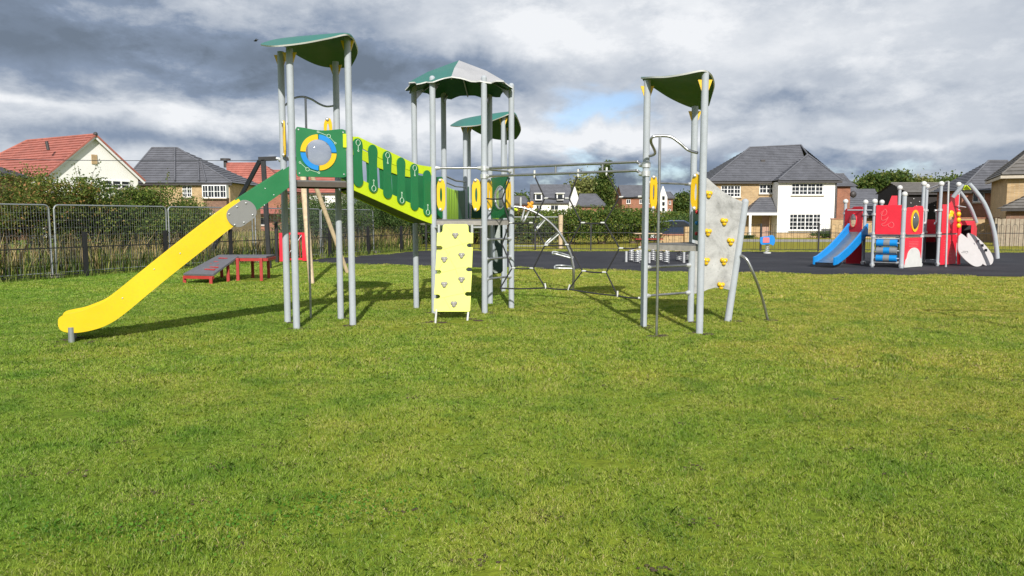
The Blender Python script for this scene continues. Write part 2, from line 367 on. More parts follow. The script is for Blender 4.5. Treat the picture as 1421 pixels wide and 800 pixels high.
M['tree'] = leafmat('tree_leaves', [(0, (0.04, 0.08, 0.016)), (0.6, (0.085, 0.135, 0.025)), (1.0, (0.17, 0.19, 0.05))], 0.3)
M['tree2'] = leafmat('olive_tree_leaves', [(0, (0.11, 0.135, 0.035)), (0.6, (0.21, 0.235, 0.07)), (1.0, (0.32, 0.31, 0.13))], 0.3)
M['dry'] = leafmat('dry_stalks', [(0, (0.232, 0.189, 0.072)), (0.5, (0.435, 0.334, 0.160)), (1.0, (0.638, 0.493, 0.275))], 0.25)
M['weed'] = leafmat('weed_blades', [(0, (0.072, 0.131, 0.020)), (0.5, (0.145, 0.217, 0.036)), (1.0, (0.304, 0.319, 0.087))], 0.3)
M['bark'] = plain('bark', (0.10, 0.08, 0.06), 0.95, 0, 0.3, 8, 0.5)
M['twig'] = plain('twig', (0.13, 0.095, 0.06), 0.95, 0, 0.3, 8, 0.3)
def mk_brick(name, c1, c2, mortar, rot=0.0):
    m, nt, N, L, B = mat_new(name); p = pos(N)
    sx = N.new('ShaderNodeSeparateXYZ'); L.new(p, sx.inputs[0]); ad = N.new('ShaderNodeMath'); ad.operation = 'ADD'
    L.new(sx.outputs[0], ad.inputs[0]); L.new(sx.outputs[1], ad.inputs[1])
    cb = N.new('ShaderNodeCombineXYZ'); L.new(ad.outputs[0], cb.inputs[0]); L.new(sx.outputs[2], cb.inputs[1])
    b = N.new('ShaderNodeTexBrick'); L.new(cb.outputs[0], b.inputs['Vector']); b.inputs['Scale'].default_value = 1
    b.inputs['Brick Width'].default_value = 0.225; b.inputs['Row Height'].default_value = 0.075; b.inputs['Mortar Size'].default_value = 0.006
    b.inputs['Color1'].default_value = (*c1, 1); b.inputs['Color2'].default_value = (*c2, 1); b.inputs['Mortar'].default_value = (*mortar, 1)
    f = nnoise(N, L, p, 1.6, 5, 0.6)
    c = mixc(N, L, 0.6, b.outputs[0], ramp(N, L, f, [(0.3, (0.75, 0.75, 0.75)), (0.7, (1.2, 1.2, 1.2))]), 'MULTIPLY')
    L.new(c, B.inputs['Base Color']); B.inputs['Roughness'].default_value = 0.9; return m
M['buff'] = mk_brick('buff_brick', (0.50, 0.34, 0.17), (0.38, 0.25, 0.12), (0.42, 0.36, 0.27))
M['redbrick'] = mk_brick('red_brick', (0.34, 0.125, 0.065), (0.25, 0.09, 0.05), (0.32, 0.25, 0.20))
M['brown'] = mk_brick('brown_brick', (0.25, 0.13, 0.08), (0.17, 0.09, 0.06), (0.25, 0.2, 0.17))
def rooft(name, col):
    m, nt, N, L, B = mat_new(name); p = pos(N); f = nnoise(N, L, p, 1.1, 6, 0.65)
    v = N.new('ShaderNodeTexVoronoi'); v.inputs['Scale'].default_value = 3.0; L.new(p, v.inputs['Vector'])
    c = ramp(N, L, f, [(0.3, tuple(q * 0.82 for q in col)), (0.7, tuple(q * 1.15 for q in col))])
    hs = ramp(N, L, v.outputs['Color'], [(0.1, (0.82, 0.82, 0.82)), (0.9, (1.15, 1.15, 1.15))])
    c = mixc(N, L, 0.6, c, hs, 'MULTIPLY'); L.new(c, B.inputs['Base Color']); B.inputs['Roughness'].default_value = 0.75; return m
M['slate'] = rooft('slate_tiles', (0.115, 0.118, 0.135)); M['redtile'] = rooft('red_tiles', (0.37, 0.125, 0.095)); M['brownslate'] = rooft('grey_brown_tiles', (0.14, 0.13, 0.12))
M['render'] = plain('white_render', (0.84, 0.82, 0.79), 0.9, 0, 0.03, 1.0, 0.1)
M['pvc'] = plain('white_window_frame', (0.80, 0.80, 0.80), 0.45, 0, 0.02, 2, 0)
M['glass'] = plain('window_glass', (0.02, 0.024, 0.03), 0.08, 0, 0.3, 0.8, 0)
M['fascia'] = plain('dark_fascia', (0.05, 0.045, 0.045), 0.5); M['stone'] = plain('stone_sill', (0.50, 0.44, 0.36), 0.8)
M['door'] = plain('pale_door', (0.42, 0.26, 0.20), 0.5); M['dark_clad_fill'] = plain('black_cladding_and_dark_fill', (0.02, 0.016, 0.016), 0.7)
M['fencewood'] = plain('weathered_fence_wood', (0.30, 0.25, 0.19), 0.85, 0, 0.25, 5, 0.2)
M['paving'] = plain('paving', (0.25, 0.24, 0.22), 0.9)
def mk_clear(name, tint, alpha):
    m, nt, N, L, B = mat_new(name); B.inputs['Base Color'].default_value = (*tint, 1); B.inputs['Roughness'].default_value = 0.06
    B.inputs['IOR'].default_value = 1.45; B.inputs['Coat Weight'].default_value = 0.5
    t = N.new('ShaderNodeBsdfTransparent'); t.inputs[0].default_value = (0.85, 0.86, 0.88, 1); mx = N.new('ShaderNodeMixShader'); mx.inputs[0].default_value = alpha
    L.new(t.outputs[0], mx.inputs[1]); L.new(B.outputs[0], mx.inputs[2]); L.new(mx.outputs[0], N['Material Output'].inputs[0]); return m
M['bubble'] = mk_clear('scratched_acrylic', (0.55, 0.56, 0.60), 0.20)
M['darkbubble'] = mk_clear('smoked_acrylic', (0.10, 0.11, 0.12), 0.85)

# ---------------------------------------------------------------- ground
def sheet(name, pts, z, mat, label=None):
    mb = MB(); mb.add([(p[0], p[1], z) for p in pts], [tuple(range(len(pts)))])
    o = obj(name, mb, mat, recalc=False); o['kind'] = 'structure'
    if label: o['label'] = label
    return o
def build_ground():
    # one sheet to the horizon, gently uneven near the camera
    xs = sorted(set([-1600, -700, -300, -120, -60] + [i * 0.5 for i in range(-60, 65)] + [60, 120, 300, 700, 1600]))
    ys = sorted(set([-200, -60, -20, -8] + [i * 0.5 for i in range(-4, 82)] + [60, 90, 150, 300, 700, 1800]))
    vs = [(x, y, 0.0) for y in ys for x in xs]; nx = len(xs)
    fs = [(j * nx + i, j * nx + i + 1, (j + 1) * nx + i + 1, (j + 1) * nx + i) for j in range(len(ys) - 1) for i in range(nx - 1)]
    mb = MB(); mb.add(vs, fs); o = obj('ground', mb, M['ground'], recalc=False); o['kind'] = 'structure'
    o['label'] = 'green lawn with yellowing patches and bare spots'
build_ground()
# fence lines
def fl(t): return V(-12.87 + 8.5 * t, 19.2 + 19.3 * t, 0)        # left boundary, t 0..1
FC = fl(1.0); FE = V(31.0, 36.0, 0)
SURF = [G(418, 362.5), G(455, 366), G(520, 368.5), G(600, 370), G(700, 372.3), G(860, 376), G(1050, 379.7), G(1230, 382.2), G(1421, 384.5), V(27, 20.3, 0), FE + V(0, -0.1, 0), V(12, 36.85, 0), V(0, 37.9, 0), FC + V(0.1, -0.3, 0), V(-6.6, 33.2, 0), V(-7.6, 30.8, 0)]
sf = sheet('play_surface', SURF, 0.004, M['rubber'], 'black rubber safety surfacing behind the lawn')
def inside(x, y, poly):
    n = len(poly); c = np.zeros(len(x), bool); j = n - 1
    for i in range(n):
        xi, yi, xj, yj = poly[i][0], poly[i][1], poly[j][0], poly[j][1]
        t = ((yi > y) != (yj > y)) & (x < (xj - xi) * (y - yi) / (yj - yi + 1e-12) + xi)
        c ^= t; j = i
    return c

# ================================================================ THE BIG CLIMBING FRAME
A = V(-3.20, 11.25, 0); ang = R(25); s1 = 0.84
dAB = V(math.cos(ang), math.sin(ang), 0); dAC = V(-math.sin(ang), math.cos(ang), 0)
B_, C_ = A + dAB * s1, A + dAC * s1; D_ = A + dAB * s1 + dAC * s1
HC = V(-0.88, 13.85, 0)
hexp = {k: HC + V(math.cos(R(a)), math.sin(R(a)), 0) * 0.87 for k, a in (('p6', -2), ('p5', 58), ('p3', 118), ('p1', 178), ('p2', 238), ('p4', 298))}
TC = V(-0.60, 17.5, 0)
sq = {k: TC + V(math.cos(R(a)), math.sin(R(a)), 0) * 0.594 for k, a in (('r1', -47), ('r2', 43), ('l2', 133), ('l1', 223))}
P1 = G(893, 454); P2 = G(970.5, 463); P3 = G(958, 447)
unit = thing('climbing_frame', (HC.x, HC.y, 0), 'large green and yellow climbing frame with linked towers and long yellow slide on the lawn', 'climbing frame')
basepts = []
def post(p, ztop, ball=True, r=0.050, mat='post'):
    mb = MB(); mb.tube([(p.x, p.y, -0.05), (p.x, p.y, ztop)], r, 20)
    if ball: mb.ball((p.x, p.y, ztop), r * 1.02, 16, 8)
    basepts.append((p.x, p.y, r)); return obj('post', mb, M[mat], unit)
def pipe(name, pts, r, mat, parent=unit, n=12, closed=False, label=None):
    mb = MB(); mb.tube(pts, r, n, closed=closed); return obj(name, mb, M[mat], parent, label=label)
def clamp(p, z, d, parent=unit, r=0.03):     # cast clamp on a post pointing along d
    d = Vector(d).normalized(); q = V(p.x, p.y, z)
    mb = MB(); mb.tube([q + V(0, 0, -r * 1.3), q + V(0, 0, r * 1.3)], 0.066, 16); mb.tube([q, q + d * 0.11], [r * 1.25, r * 0.95], 12)
    return obj('clamp', mb, M['alu'], parent)
zA, zB, zC, zD = HZ(68, A.y), HZ(52, B_.y), HZ(72, C_.y), HZ(86, D_.y)
for p, z in ((A, zA), (B_, zB), (C_, zC), (D_, zD)): post(p, z, False)
zh = HZ(109, hexp['p4'].y)
for k, p in hexp.items(): post(p, zh)
# rear tower posts
for k, py in (('r1', 162), ('r2', 172), ('l2', 173), ('l1', 174)): post(sq[k], HZ(py, sq[k].y), False)
for p, py in ((P1, 112), (P2, 102), (P3, 148)): post(p, HZ(py, p.y), False)

def loft_roof(cols, mat_top, mat_under, th=0.022, label=None):
    nc = 6; nr = 6
    rows = list(zip(*cols)); R1 = [spline(list(r), nc) for r in rows]
    g = [spline([r[i] for r in R1], nr) for i in range(len(R1[0]))]
    n, m = len(g), len(g[0]); mb = MB(); vs = []
    for off in (th / 2, -th / 2):
        for i in range(n):
            for j in range(m):
                a = g[min(i + 1, n - 1)][j] - g[max(i - 1, 0)][j]; b = g[i][min(j + 1, m - 1)] - g[i][max(j - 1, 0)]
                nn = a.cross(b)
                nn = nn.normalized() if nn.length > 1e-5 else V(0, 0, 1)
                if nn.z < 0: nn = -nn
                vs.append(g[i][j] + nn * off)
    o = n * m; ft, fb, fe = [], [], []
    for i in range(n - 1):
        for j in range(m - 1):
            q = (i * m + j, (i + 1) * m + j, (i + 1) * m + j + 1, i * m + j + 1)
            ft.append(q); fb.append(tuple(o + k for k in reversed(q)))
    for j in range(m - 1): fe += [(j, j + 1, o + j + 1, o + j), ((n - 1) * m + j, o + (n - 1) * m + j, o + (n - 1) * m + j + 1, (n - 1) * m + j + 1)]
    for i in range(n - 1): fe += [(i * m, o + i * m, o + (i + 1) * m, (i + 1) * m), (i * m + m - 1, (i + 1) * m + m - 1, o + (i + 1) * m + m - 1, o + i * m + m - 1)]
    tot = len(vs); mb.v = [tuple(v) for v in vs] * 2; fe = [tuple(tot + q for q in f) for f in fe]
    for f in ft: mb.f.append(list(f)); mb.sm.append(True); mb.mi.append(0)
    for f in fb: mb.f.append(list(f)); mb.sm.append(True); mb.mi.append(1)
    for f in fe: mb.f.append(list(f)); mb.sm.append(False); mb.mi.append(2)
    return obj('roof', mb, [M[mat_top], M[mat_under], M['white']], unit, label=label)
RC = [[(362, 63, 11.5), (363, 61.5, 11.6), (364, 61, 11.7), (365, 61.5, 11.8)],
      [(381, 64.5, 10.95), (383, 56.5, 11.4), (386, 56, 11.9), (390, 62, 12.5)],
      [(419, 60.5, 10.95), (419, 51.5, 11.3), (418, 56, 11.9), (417, 79, 12.75)],
      [(455, 53.8, 11.1), (455, 48.4, 11.35), (450, 62, 12.0), (444, 91, 12.95)],
      [(479, 48.5, 11.25), (483, 48.5, 11.5), (482, 66, 12.15), (472, 94, 13.0)],
      [(486, 51, 11.4), (492, 57, 11.65), (496.5, 74, 12.2), (488, 91.5, 12.85)]]
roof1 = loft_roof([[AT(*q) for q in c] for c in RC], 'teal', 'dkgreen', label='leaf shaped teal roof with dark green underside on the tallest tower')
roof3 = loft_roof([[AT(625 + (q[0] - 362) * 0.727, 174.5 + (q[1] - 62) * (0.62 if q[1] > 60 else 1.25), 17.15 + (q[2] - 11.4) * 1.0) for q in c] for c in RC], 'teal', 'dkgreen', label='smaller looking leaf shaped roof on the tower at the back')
RR = [[(889.5, 109, 11.55), (890, 108, 11.65), (891, 109, 11.75), (893, 112, 11.85)],
      [(905, 107.5, 11.2), (905, 107.8, 11.5), (907, 112, 11.9), (909, 123, 12.2)],
      [(925, 107, 11.0), (927, 107.5, 11.4), (929, 118, 12.0), (930, 136, 12.6)],
      [(948, 103.5, 10.8), (953, 105, 11.2), (955, 120, 11.9), (954, 147, 12.8)],
      [(973, 98.5, 10.7), (980, 101, 11.1), (984, 118, 11.8), (974, 152, 12.8)],
      [(982, 100, 10.8), (988.5, 107, 11.2), (991, 122, 11.8), (984, 146, 12.6)]]
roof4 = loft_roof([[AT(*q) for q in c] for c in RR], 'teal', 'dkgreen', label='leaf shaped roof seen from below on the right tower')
# roof brackets
def bracket(p, z, roof, sx=1):
    a = V(p.x, p.y, z)
    for d in (V(1, 0, 0), V(-1, 0, 0), V(0, 1, 0)):   # three fins, each its own part
        mb = MB(); w = d.cross(V(0, 0, 1))
        mb.prism([a + d * 0.045 + V(0, 0, -0.19), a + d * 0.045 + V(0, 0, -0.03), a + d * 0.10 + V(0, 0, -0.03)], 0.02, w)
        obj('bracket', mb, M['yellow'], roof)
for p, z, rf in ((A, zA, roof1), (B_, zB, roof1), (C_, zC, roof1), (D_, zD, roof1), (P1, HZ(115, P1.y), roof4), (P2, HZ(106, P2.y), roof4), (P3, HZ(150, P3.y), roof4)): bracket(p, z - 0.02, rf)
for k, py in (('r1', 162), ('r2', 172), ('l2', 173), ('l1', 174)): bracket(sq[k], HZ(py, sq[k].y), roof3)
# hexagonal canopy
def hexroof():
    apex = V(HC.x - 0.06, HC.y, HZ(84, HC.y)); Rr = 0.95; ze = HZ(107, HC.y - 0.9)
    cor = [V(HC.x - 0.04 + math.cos(R(a)) * Rr, HC.y + math.sin(R(a)) * Rr, ze) for a in (-95, -35, 25, 85, 145, 205)]
    for i in range(6):
        a, b = cor[i], cor[(i + 1) % 6]; n = 12; pts = []
        for k in range(n + 1):
            t = k / n; q = a.lerp(b, t)
            dip = 0.15 * math.sin(math.pi * t) ** 2 * (1 + 0.35 * math.cos(6 * math.pi * t))
            out = (q - apex).normalized(); pts.append(q + out * dip)
        mid = [apex.lerp(p, 0.62) + V(0, 0, 0.035) for p in pts]
        mb = MB(); vs = [apex] + mid + pts; m = n + 1
        fs = [(0, 1 + k, 2 + k) for k in range(n)] + [(1 + k, 1 + m + k, 2 + m + k, 2 + k) for k in range(n)]
        th = V(0, 0, -0.02); vs2 = [v + th for v in vs]; o = len(vs)
        for f in fs: mb.f.append(list(f)); mb.sm.append(False); mb.mi.append(0); mb.f.append([o + q for q in reversed(f)]); mb.sm.append(False); mb.mi.append(1)
        for k in range(n): mb.f.append([1 + m + k, o + 1 + m + k, o + 2 + m + k, 2 + m + k]); mb.sm.append(False); mb.mi.append(2)
        mb.v = [tuple(v) for v in vs + vs2]
        grey = i in (0, 2, 4)
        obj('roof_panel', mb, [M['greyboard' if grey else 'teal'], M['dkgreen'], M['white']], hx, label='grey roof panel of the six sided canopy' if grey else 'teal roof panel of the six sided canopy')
        rm = MB(); rm.beam(apex + V(0, 0, -0.03), a + V(0, 0, -0.035), 0.02, 0.03); obj('rafter', rm, M['steel'], hx)
    for k, p in hexp.items():
        d = (HC - p).normalized(); q = V(p.x, p.y, zh - 0.1)
        mb = MB(); mb.beam(q + d * 0.05, q + d * 0.17 + V(0, 0, 0.04), 0.04, 0.03); mb.prism([q + d * 0.05 + V(0, 0, -0.12), q + d * 0.05, q + d * 0.16], 0.02, d.cross(V(0, 0, 1)))
        obj('bracket', mb, M['steel'], hx)
mbh = MB(); _ap = V(HC.x - 0.06, HC.y, HZ(84, HC.y)); mbh.tube([_ap + V(0, 0, -0.10), _ap + V(0, 0, -0.025)], 0.05, 12)
hx = obj('canopy_hub', mbh, M['steel'], unit, label='six sided canopy of alternate teal and grey panels over the middle tower')
hexroof()
# decks
Z1 = HZ(251, A.y + 0.3); ZH = HZ(305, 13.1); ZR = HZ(337.5, 11.5)
def deck(pts, z, th=0.05, label=None, edge='holdgrey'):
    mb = MB(); mb.prism([V(p.x, p.y, z - th / 2) for p in pts], th, (0, 0, 1)); d = obj('deck', mb, M['deck'], unit, bevel=0.004, label=label)
    c = sum((V(p.x, p.y, 0) for p in pts), V(0, 0, 0)) / len(pts)
    for i in range(len(pts)):
        a, b = pts[i], pts[(i + 1) % len(pts)]
        e = MB(); e.beam(V(a.x, a.y, z - 0.06).lerp(V(c.x, c.y, z - 0.06), 0.01), V(b.x, b.y, z - 0.06).lerp(V(c.x, c.y, z - 0.06), 0.01), 0.03, 0.075)
        obj('deck_edge', e, M[edge], d)
    return d
def inset(pts, k): 
    c = sum(pts, V(0, 0, 0)) / len(pts); return [p.lerp(c, k) for p in pts]
deck(inset([A, B_, D_, C_], 0.12), Z1, edge='brownedge'); deck(inset([hexp[k] for k in ('p2', 'p4', 'p6', 'p5', 'p3', 'p1')], 0.07), ZH)
deck(inset([sq['r1'], sq['r2'], sq['l2'], sq['l1']], 0.12), ZH)
deck(inset([P1, P2, P3], 0.10), ZR, 0.07, 'triangular grey standing platform of the right tower')

# board on a face between two posts: local frame (u along, v up, w toward viewer)
class Face:
    def __init__(s, a, b, off=0.0):
        s.a = V(a.x, a.y, 0); d = V(b.x - a.x, b.y - a.y, 0); s.L = d.length; s.u = d.normalized(); s.w = V(s.u.y, -s.u.x, 0); s.off = off
    def p(s, u, z, w=0.0): return s.a + s.u * u + V(0, 0, z) + s.w * (s.off + w)
def circ(F, u, z, r, n=32, w=0.0, ru=None, a0=0, a1=360):
    ru = ru or r; return [F.p(u + ru * math.cos(R(a0 + (a1 - a0) * k / n)), z + r * math.sin(R(a0 + (a1 - a0) * k / n)), w) for k in range(n if a1 - a0 == 360 else n + 1)]
def ringtube(F, u, z, r, tr, w, parent, mat='engrave', name='motif'):
    mb = MB(); mb.tube(circ(F, u, z, r, 20, w), tr, 6, closed=True); return obj(name, mb, M[mat], parent)
def holed(F, poly, hu, hz, hr, th, hru=None, n=48):
    # outer loop resampled by angle round the hole centre
    hru = hru or hr; out = []; inn = []
    P = [(q[0] - hu, q[1] - hz) for q in poly]
    for k in range(n):
        a = 2 * math.pi * k / n; c, s_ = math.cos(a), math.sin(a); best = 1e9
        for i in range(len(P)):
            (x0, y0), (x1, y1) = P[i], P[(i + 1) % len(P)]
            den = c * (y1 - y0) - s_ * (x1 - x0)
            if abs(den) < 1e-12: continue
            t = (x0 * (y1 - y0) - y0 * (x1 - x0)) / den; uu = (x0 * s_ - y0 * c) / den
            if t > 0 and -1e-6 <= uu <= 1 + 1e-6: best = min(best, t)
        out.append((hu + c * best, hz + s_ * best)); inn.append((hu + c * hru, hz + s_ * hr))
    mb = MB(); mb.ringplate([F.p(*q) for q in out], [F.p(*q) for q in inn], F.w, th); return mb
def dome(F, u, z, r, depth, w=0.0, ru=None, n=24, m=5):
    ru = ru or r; vs = []; fs = []
    for i in range(m):
        a = math.pi / 2 * i / m; vs += circ(F, u, z, r * math.cos(a), n, w + depth * math.sin(a), ru * math.cos(a))
    vs.append(F.p(u, z, w + depth)); mb = MB()
    for i in range(m - 1):
        for k in range(n): fs.append((i * n + k, i * n + (k + 1) % n, (i + 1) * n + (k + 1) % n, (i + 1) * n + k))
    for k in range(n): fs.append(((m - 1) * n + k, (m - 1) * n + (k + 1) % n, m * n))
    mb.add(vs, fs, True); return mb
def arcplate(F, u, z, r0, r1, a0, a1, w, th, n=12):
    o = circ(F, u, z, r1, n, w, a0=a0, a1=a1); i = circ(F, u, z, r0, n, w, a0=a0, a1=a1); d = F.w * th / 2
    mb = MB(); k = n + 1; vs = [p - d for p in o] + [p - d for p in i] + [p + d for p in o] + [p + d for p in i]; fs = []
    for j in range(n): fs += [(j, j + 1, k + j + 1, k + j), (2 * k + j, 3 * k + j, 3 * k + j + 1, 2 * k + j + 1), (j, 2 * k + j, 2 * k + j + 1, j + 1), (k + j, k + j + 1, 3 * k + j + 1, 3 * k + j)]
    fs += [(0, k, 3 * k, 2 * k), (n, 2 * k + n, 3 * k + n, k + n)]
    mb.add(vs, fs); return mb
# --- porthole panel on the front of the tall tower
F = Face(A, B_, 0.0)
zt, zb = HZ(176.5, 11.4), HZ(246, 11.4); u0, u1 = 0.055, F.L - 0.055
zc = HZ(212, 11.4); uc = 0.425 * F.L + 0.02; rO = 0.262; rI = 0.195
n = 14; top = [(u0 + (u1 - u0) * (1 - k / n), zt - 0.012 - 0.035 * math.sin(math.pi * (1 - k / n)) ** 2) for k in range(n + 1)]
poly = [(u0, zb), (u1, zb)] + top
pp = obj('barrier_panel', holed(F, poly, uc, zc, rI, 0.02, n=72), M['green'], unit, bevel=0.003, label='green panel with a round bubble window in a blue and yellow ring')
for a0, m_ in ((92, 'yellow'), (2, 'blue'), (182, 'blue'), (272, 'yellow')):
    obj('ring_segment', arcplate(F, uc, zc, rI - 0.006, rO, a0, a0 + 86, 0.018, 0.02), M[m_], pp, label='%s quarter of the ring' % m_)
obj('bubble_window', dome(F, uc, zc, rI, 0.11, 0.005), M['bubble'], pp)
def motif(F, pts, big, parent, w=0.0125, r=0.0035, rb=0.026, rs=0.013):
    for i, (a, b) in enumerate(zip(pts[:-1], pts[1:])):
        a_, b_ = Vector((a[0], a[1])), Vector((b[0], b[1])); d = (b_ - a_).normalized()
        ra = rb if i == big else rs; rb2 = rb if i + 1 == big else rs
        p, q = a_ + d * ra, b_ - d * rb2
        mb = MB(); mb.tube([F.p(p.x, p.y, w), F.p(q.x, q.y, w)], r, 6); obj('motif', mb, M['engrave'], parent)
    for i, p in enumerate(pts): ringtube(F, p[0], p[1], rb if i == big else rs, r, w, parent)
motif(F, [(uc + 0.0, zc + 0.30), (uc + 0.155, zc + 0.245), (uc + 0.25, zc + 0.145)], 1, pp)
motif(F, [(uc - 0.27, zc - 0.155), (uc - 0.165, zc - 0.25), (uc + 0.0, zc - 0.295)], 1, pp)
for q in ((u0 + 0.04, zt - 0.05), (u1 - 0.04, zt - 0.06), (u0 + 0.04, zb + 0.05), (u1 - 0.04, zb + 0.05)):
    mb = MB(); c = F.p(q[0], q[1], 0.012); mb.tube([c - F.w * 0.004, c + F.w * 0.006], 0.011, 8); obj('bolt', mb, M['alu'], pp)
# yellow hand grips
def grip(F, uc, zc, wd=0.145, ht=0.56, w=0.0, th=0.02):
    a, b = wd / 2, ht / 2; 
    pts = [(uc - a, zc - b * 0.55), (uc - a * 0.45, zc - b), (uc + a * 0.55, zc - b), (uc + a, zc - b * 0.6), (uc + a, zc + b * 0.6), (uc + a * 0.55, zc + b), (uc - a * 0.45, zc + b), (uc - a, zc + b * 0.55)]
    hole = []
    F2 = Face(F.a, F.a + F.u, F.off + w)
    mb = holed(F2, pts, uc, zc, 0.12, th, 0.020, n=32)
    g = obj('hand_grip', mb, M['yellow'], unit, bevel=0.004)
    for s_ in (-1, 1):
        m2 = MB(); m2.ball(F2.p(uc - a * 0.2, zc + s_ * b * 0.88, 0.012), 0.03, 10, 6); obj('grip_clamp', m2, M['alu'], g)
    return g
FS = Face(C_, A, 0.0)                       # slide entrance side of the tall tower
grip(FS, 0.13, HZ(194, C_.y)); grip(FS, FS.L - 0.13, HZ(194, A.y))
FCD = Face(C_, D_, 0)
grip(FCD, FCD.L - 0.14, HZ(183, D_.y), 0.13, 0.42)
# back face panel behind
FB = Face(B_, D_, 0)
# --- curved grab rail and thin pole at the back of the tall tower
pole1 = G(430, 443)
def pts_at(L, Y0, Y1): 
    n = len(L); return [AT(q[0], q[1], Y0 + (Y1 - Y0) * i / (n - 1)) for i, q in enumerate(L)]
rail1 = spline([AT(390, 147, C_.y), AT(396, 146, 12.15), AT(407, 137, 12.25), AT(420, 134.5, 12.4), AT(432, 138, 12.45), AT(443, 144.5, 12.45), AT(453, 148, 12.42), AT(463, 147, D_.y)], 6)
pr = pipe('grab_rail', rail1, 0.016, 'steel')
pipe('sliding_pole', [V(pole1.x, 12.42, -0.03), V(pole1.x, 12.42, HZ(136, 12.42))], 0.019, 'steel', label='thin steel sliding pole behind the tall tower'); basepts.append((pole1.x, 12.42, 0.02))
for z in (Z1 + 0.45, Z1 + 0.9):
    pass
# --- long slide
sd = -dAB; L0 = 3.12
def S3(px, py):       # point of the near slide side plane seen at a pixel
    d = Vector(_ray(px, py)); c0 = V(0, 0, CH); nrm = dAC
    t = (A - c0).dot(nrm) / d.dot(nrm); return c0 + d * t
topE = [(80.5, 449), (81, 443), (86, 438.5), (98, 435.5), (112.5, 432.5), (128, 427), (144, 420), (160, 408.5), (175.5, 396), (200, 376), (228, 353.5), (266, 323.5), (305, 294), (331, 276), (357.5, 258.8), (380, 244.5), (401, 231)]
botE = [(80.5, 452), (83, 457.5), (89.8, 461), (101, 462.3), (113, 461.5), (127, 458.8), (143, 453.8), (160, 445), (180, 430), (208, 406.5), (243, 378), (283, 346.5), (318, 319), (347, 298.5), (366, 285.5), (384, 273), (401, 260)]
tp = [S3(*q) for q in topE]; bt = [S3(*q) for q in botE]
tp[-1] = tp[-1]; WS = 0.56
def slidepart(name, i0, i1, off, mat, parent, th=0.022, label=None):
    T, Bm = spline(tp[i0:i1 + 1], 4), spline(bt[i0:i1 + 1], 4); n = len(T); mb = MB(); vs = []
    for o in (off, off + th):
        vs += [p + dAC * o for p in T] + [p + dAC * o for p in Bm]
    fs = []
    for i in range(n - 1): fs += [(i, i + 1, n + i + 1, n + i), (2 * n + i, 3 * n + i, 3 * n + i + 1, 2 * n + i + 1), (i, 2 * n + i, 2 * n + i + 1, i + 1), (n + i, n + i + 1, 3 * n + i + 1, 3 * n + i)]
    fs += [(0, n, 3 * n, 2 * n), (n - 1, 2 * n + n - 1, 3 * n + n - 1, 2 * n - 1)]
    mb.add(vs, fs); return obj(name, mb, M[mat], parent, label=label)
# bed first: it is the part the rest hangs on
bedT = spline([tp[i].lerp(bt[i], 0.52) for i in range(len(tp))], 4); n = len(bedT); mb = MB(); vs = []
for o in (0.022, WS):
    vs += [p + dAC * o for p in bedT]
for o in (0.022, WS): vs += [p + dAC * o + V(0, 0, -0.012) for p in bedT]
mb.add(vs, [(i, i + 1, n + i + 1, n + i) for i in range(n - 1)] + [(2 * n + i, 3 * n + i, 3 * n + i + 1, 2 * n + i + 1) for i in range(n - 1)], True)
slide = obj('slide', mb, M['steel'], unit, label='long slide with yellow lower sides and green upper sides')
jn = 12
for off in (0.0, WS):
    slidepart('slide_side', 0, jn + 1, off, 'slideyel', slide, label='yellow lower slide side'); slidepart('slide_side', jn + 1, len(tp) - 1, off, 'green', slide, label='green upper slide side')
# grey stadium joint plate with its bolts (both outer faces)
def stadium(off, th):
    c0, c1 = S3(328.5, 301.5), S3(342, 292); ax = (c1 - c0).normalized(); upv = dAC.cross(ax)
    upv = upv if upv.z > 0 else -upv; r = 0.152; pts = []
    for k in range(17): a = R(90 + 180 * k / 16); pts.append(c0 + ax * math.cos(a) * r * 0.85 + upv * math.sin(a) * r)
    for k in range(17): a = R(-90 + 180 * k / 16); pts.append(c1 + ax * math.cos(a) * r * 0.85 + upv * math.sin(a) * r)
    mb = MB(); mb.prism([p + dAC * off for p in pts], th, dAC); obj('joint_plate', mb, M['jointgrey'], slide, bevel=0.003)
    for u, v in ((-0.06, 0.095), (0.09, 0.115), (0.22, 0.085), (-0.09, -0.07), (0.03, -0.115), (0.19, -0.10)):
        mb = MB(); p = c0 + ax * u + upv * v + dAC * (off - 0.016); mb.ball(p, 0.014, 8, 5); obj('bolt', mb, M['alu'], slide)
stadium(-0.012, 0.02); stadium(WS + 0.034, 0.02)
for px, py in ((214, 374), (170, 414), (250, 352), (368, 262), (380, 271), (367, 285)):
    mb = MB(); mb.ball(S3(px, py) - dAC * 0.002, 0.010, 8, 5); obj('bolt', mb, M['alu'], slide)
ft = G(99, 477); 
mb = MB(); c = S3(99, 470); mb.box((c.x + dAC.x * 0.28, c.y + dAC.y * 0.28, 0.13), (0.05, 0.40, 0.30), ang); mb.tube([V(c.x, c.y, 0.20) + dAC * 0.02, V(c.x, c.y, -0.03) + dAC * 0.02], 0.04, 10)
obj('slide_foot', mb, M['galv'], slide); basepts.append((c.x, c.y, 0.22)); basepts.append((c.x + .1, c.y + .2, 0.2))
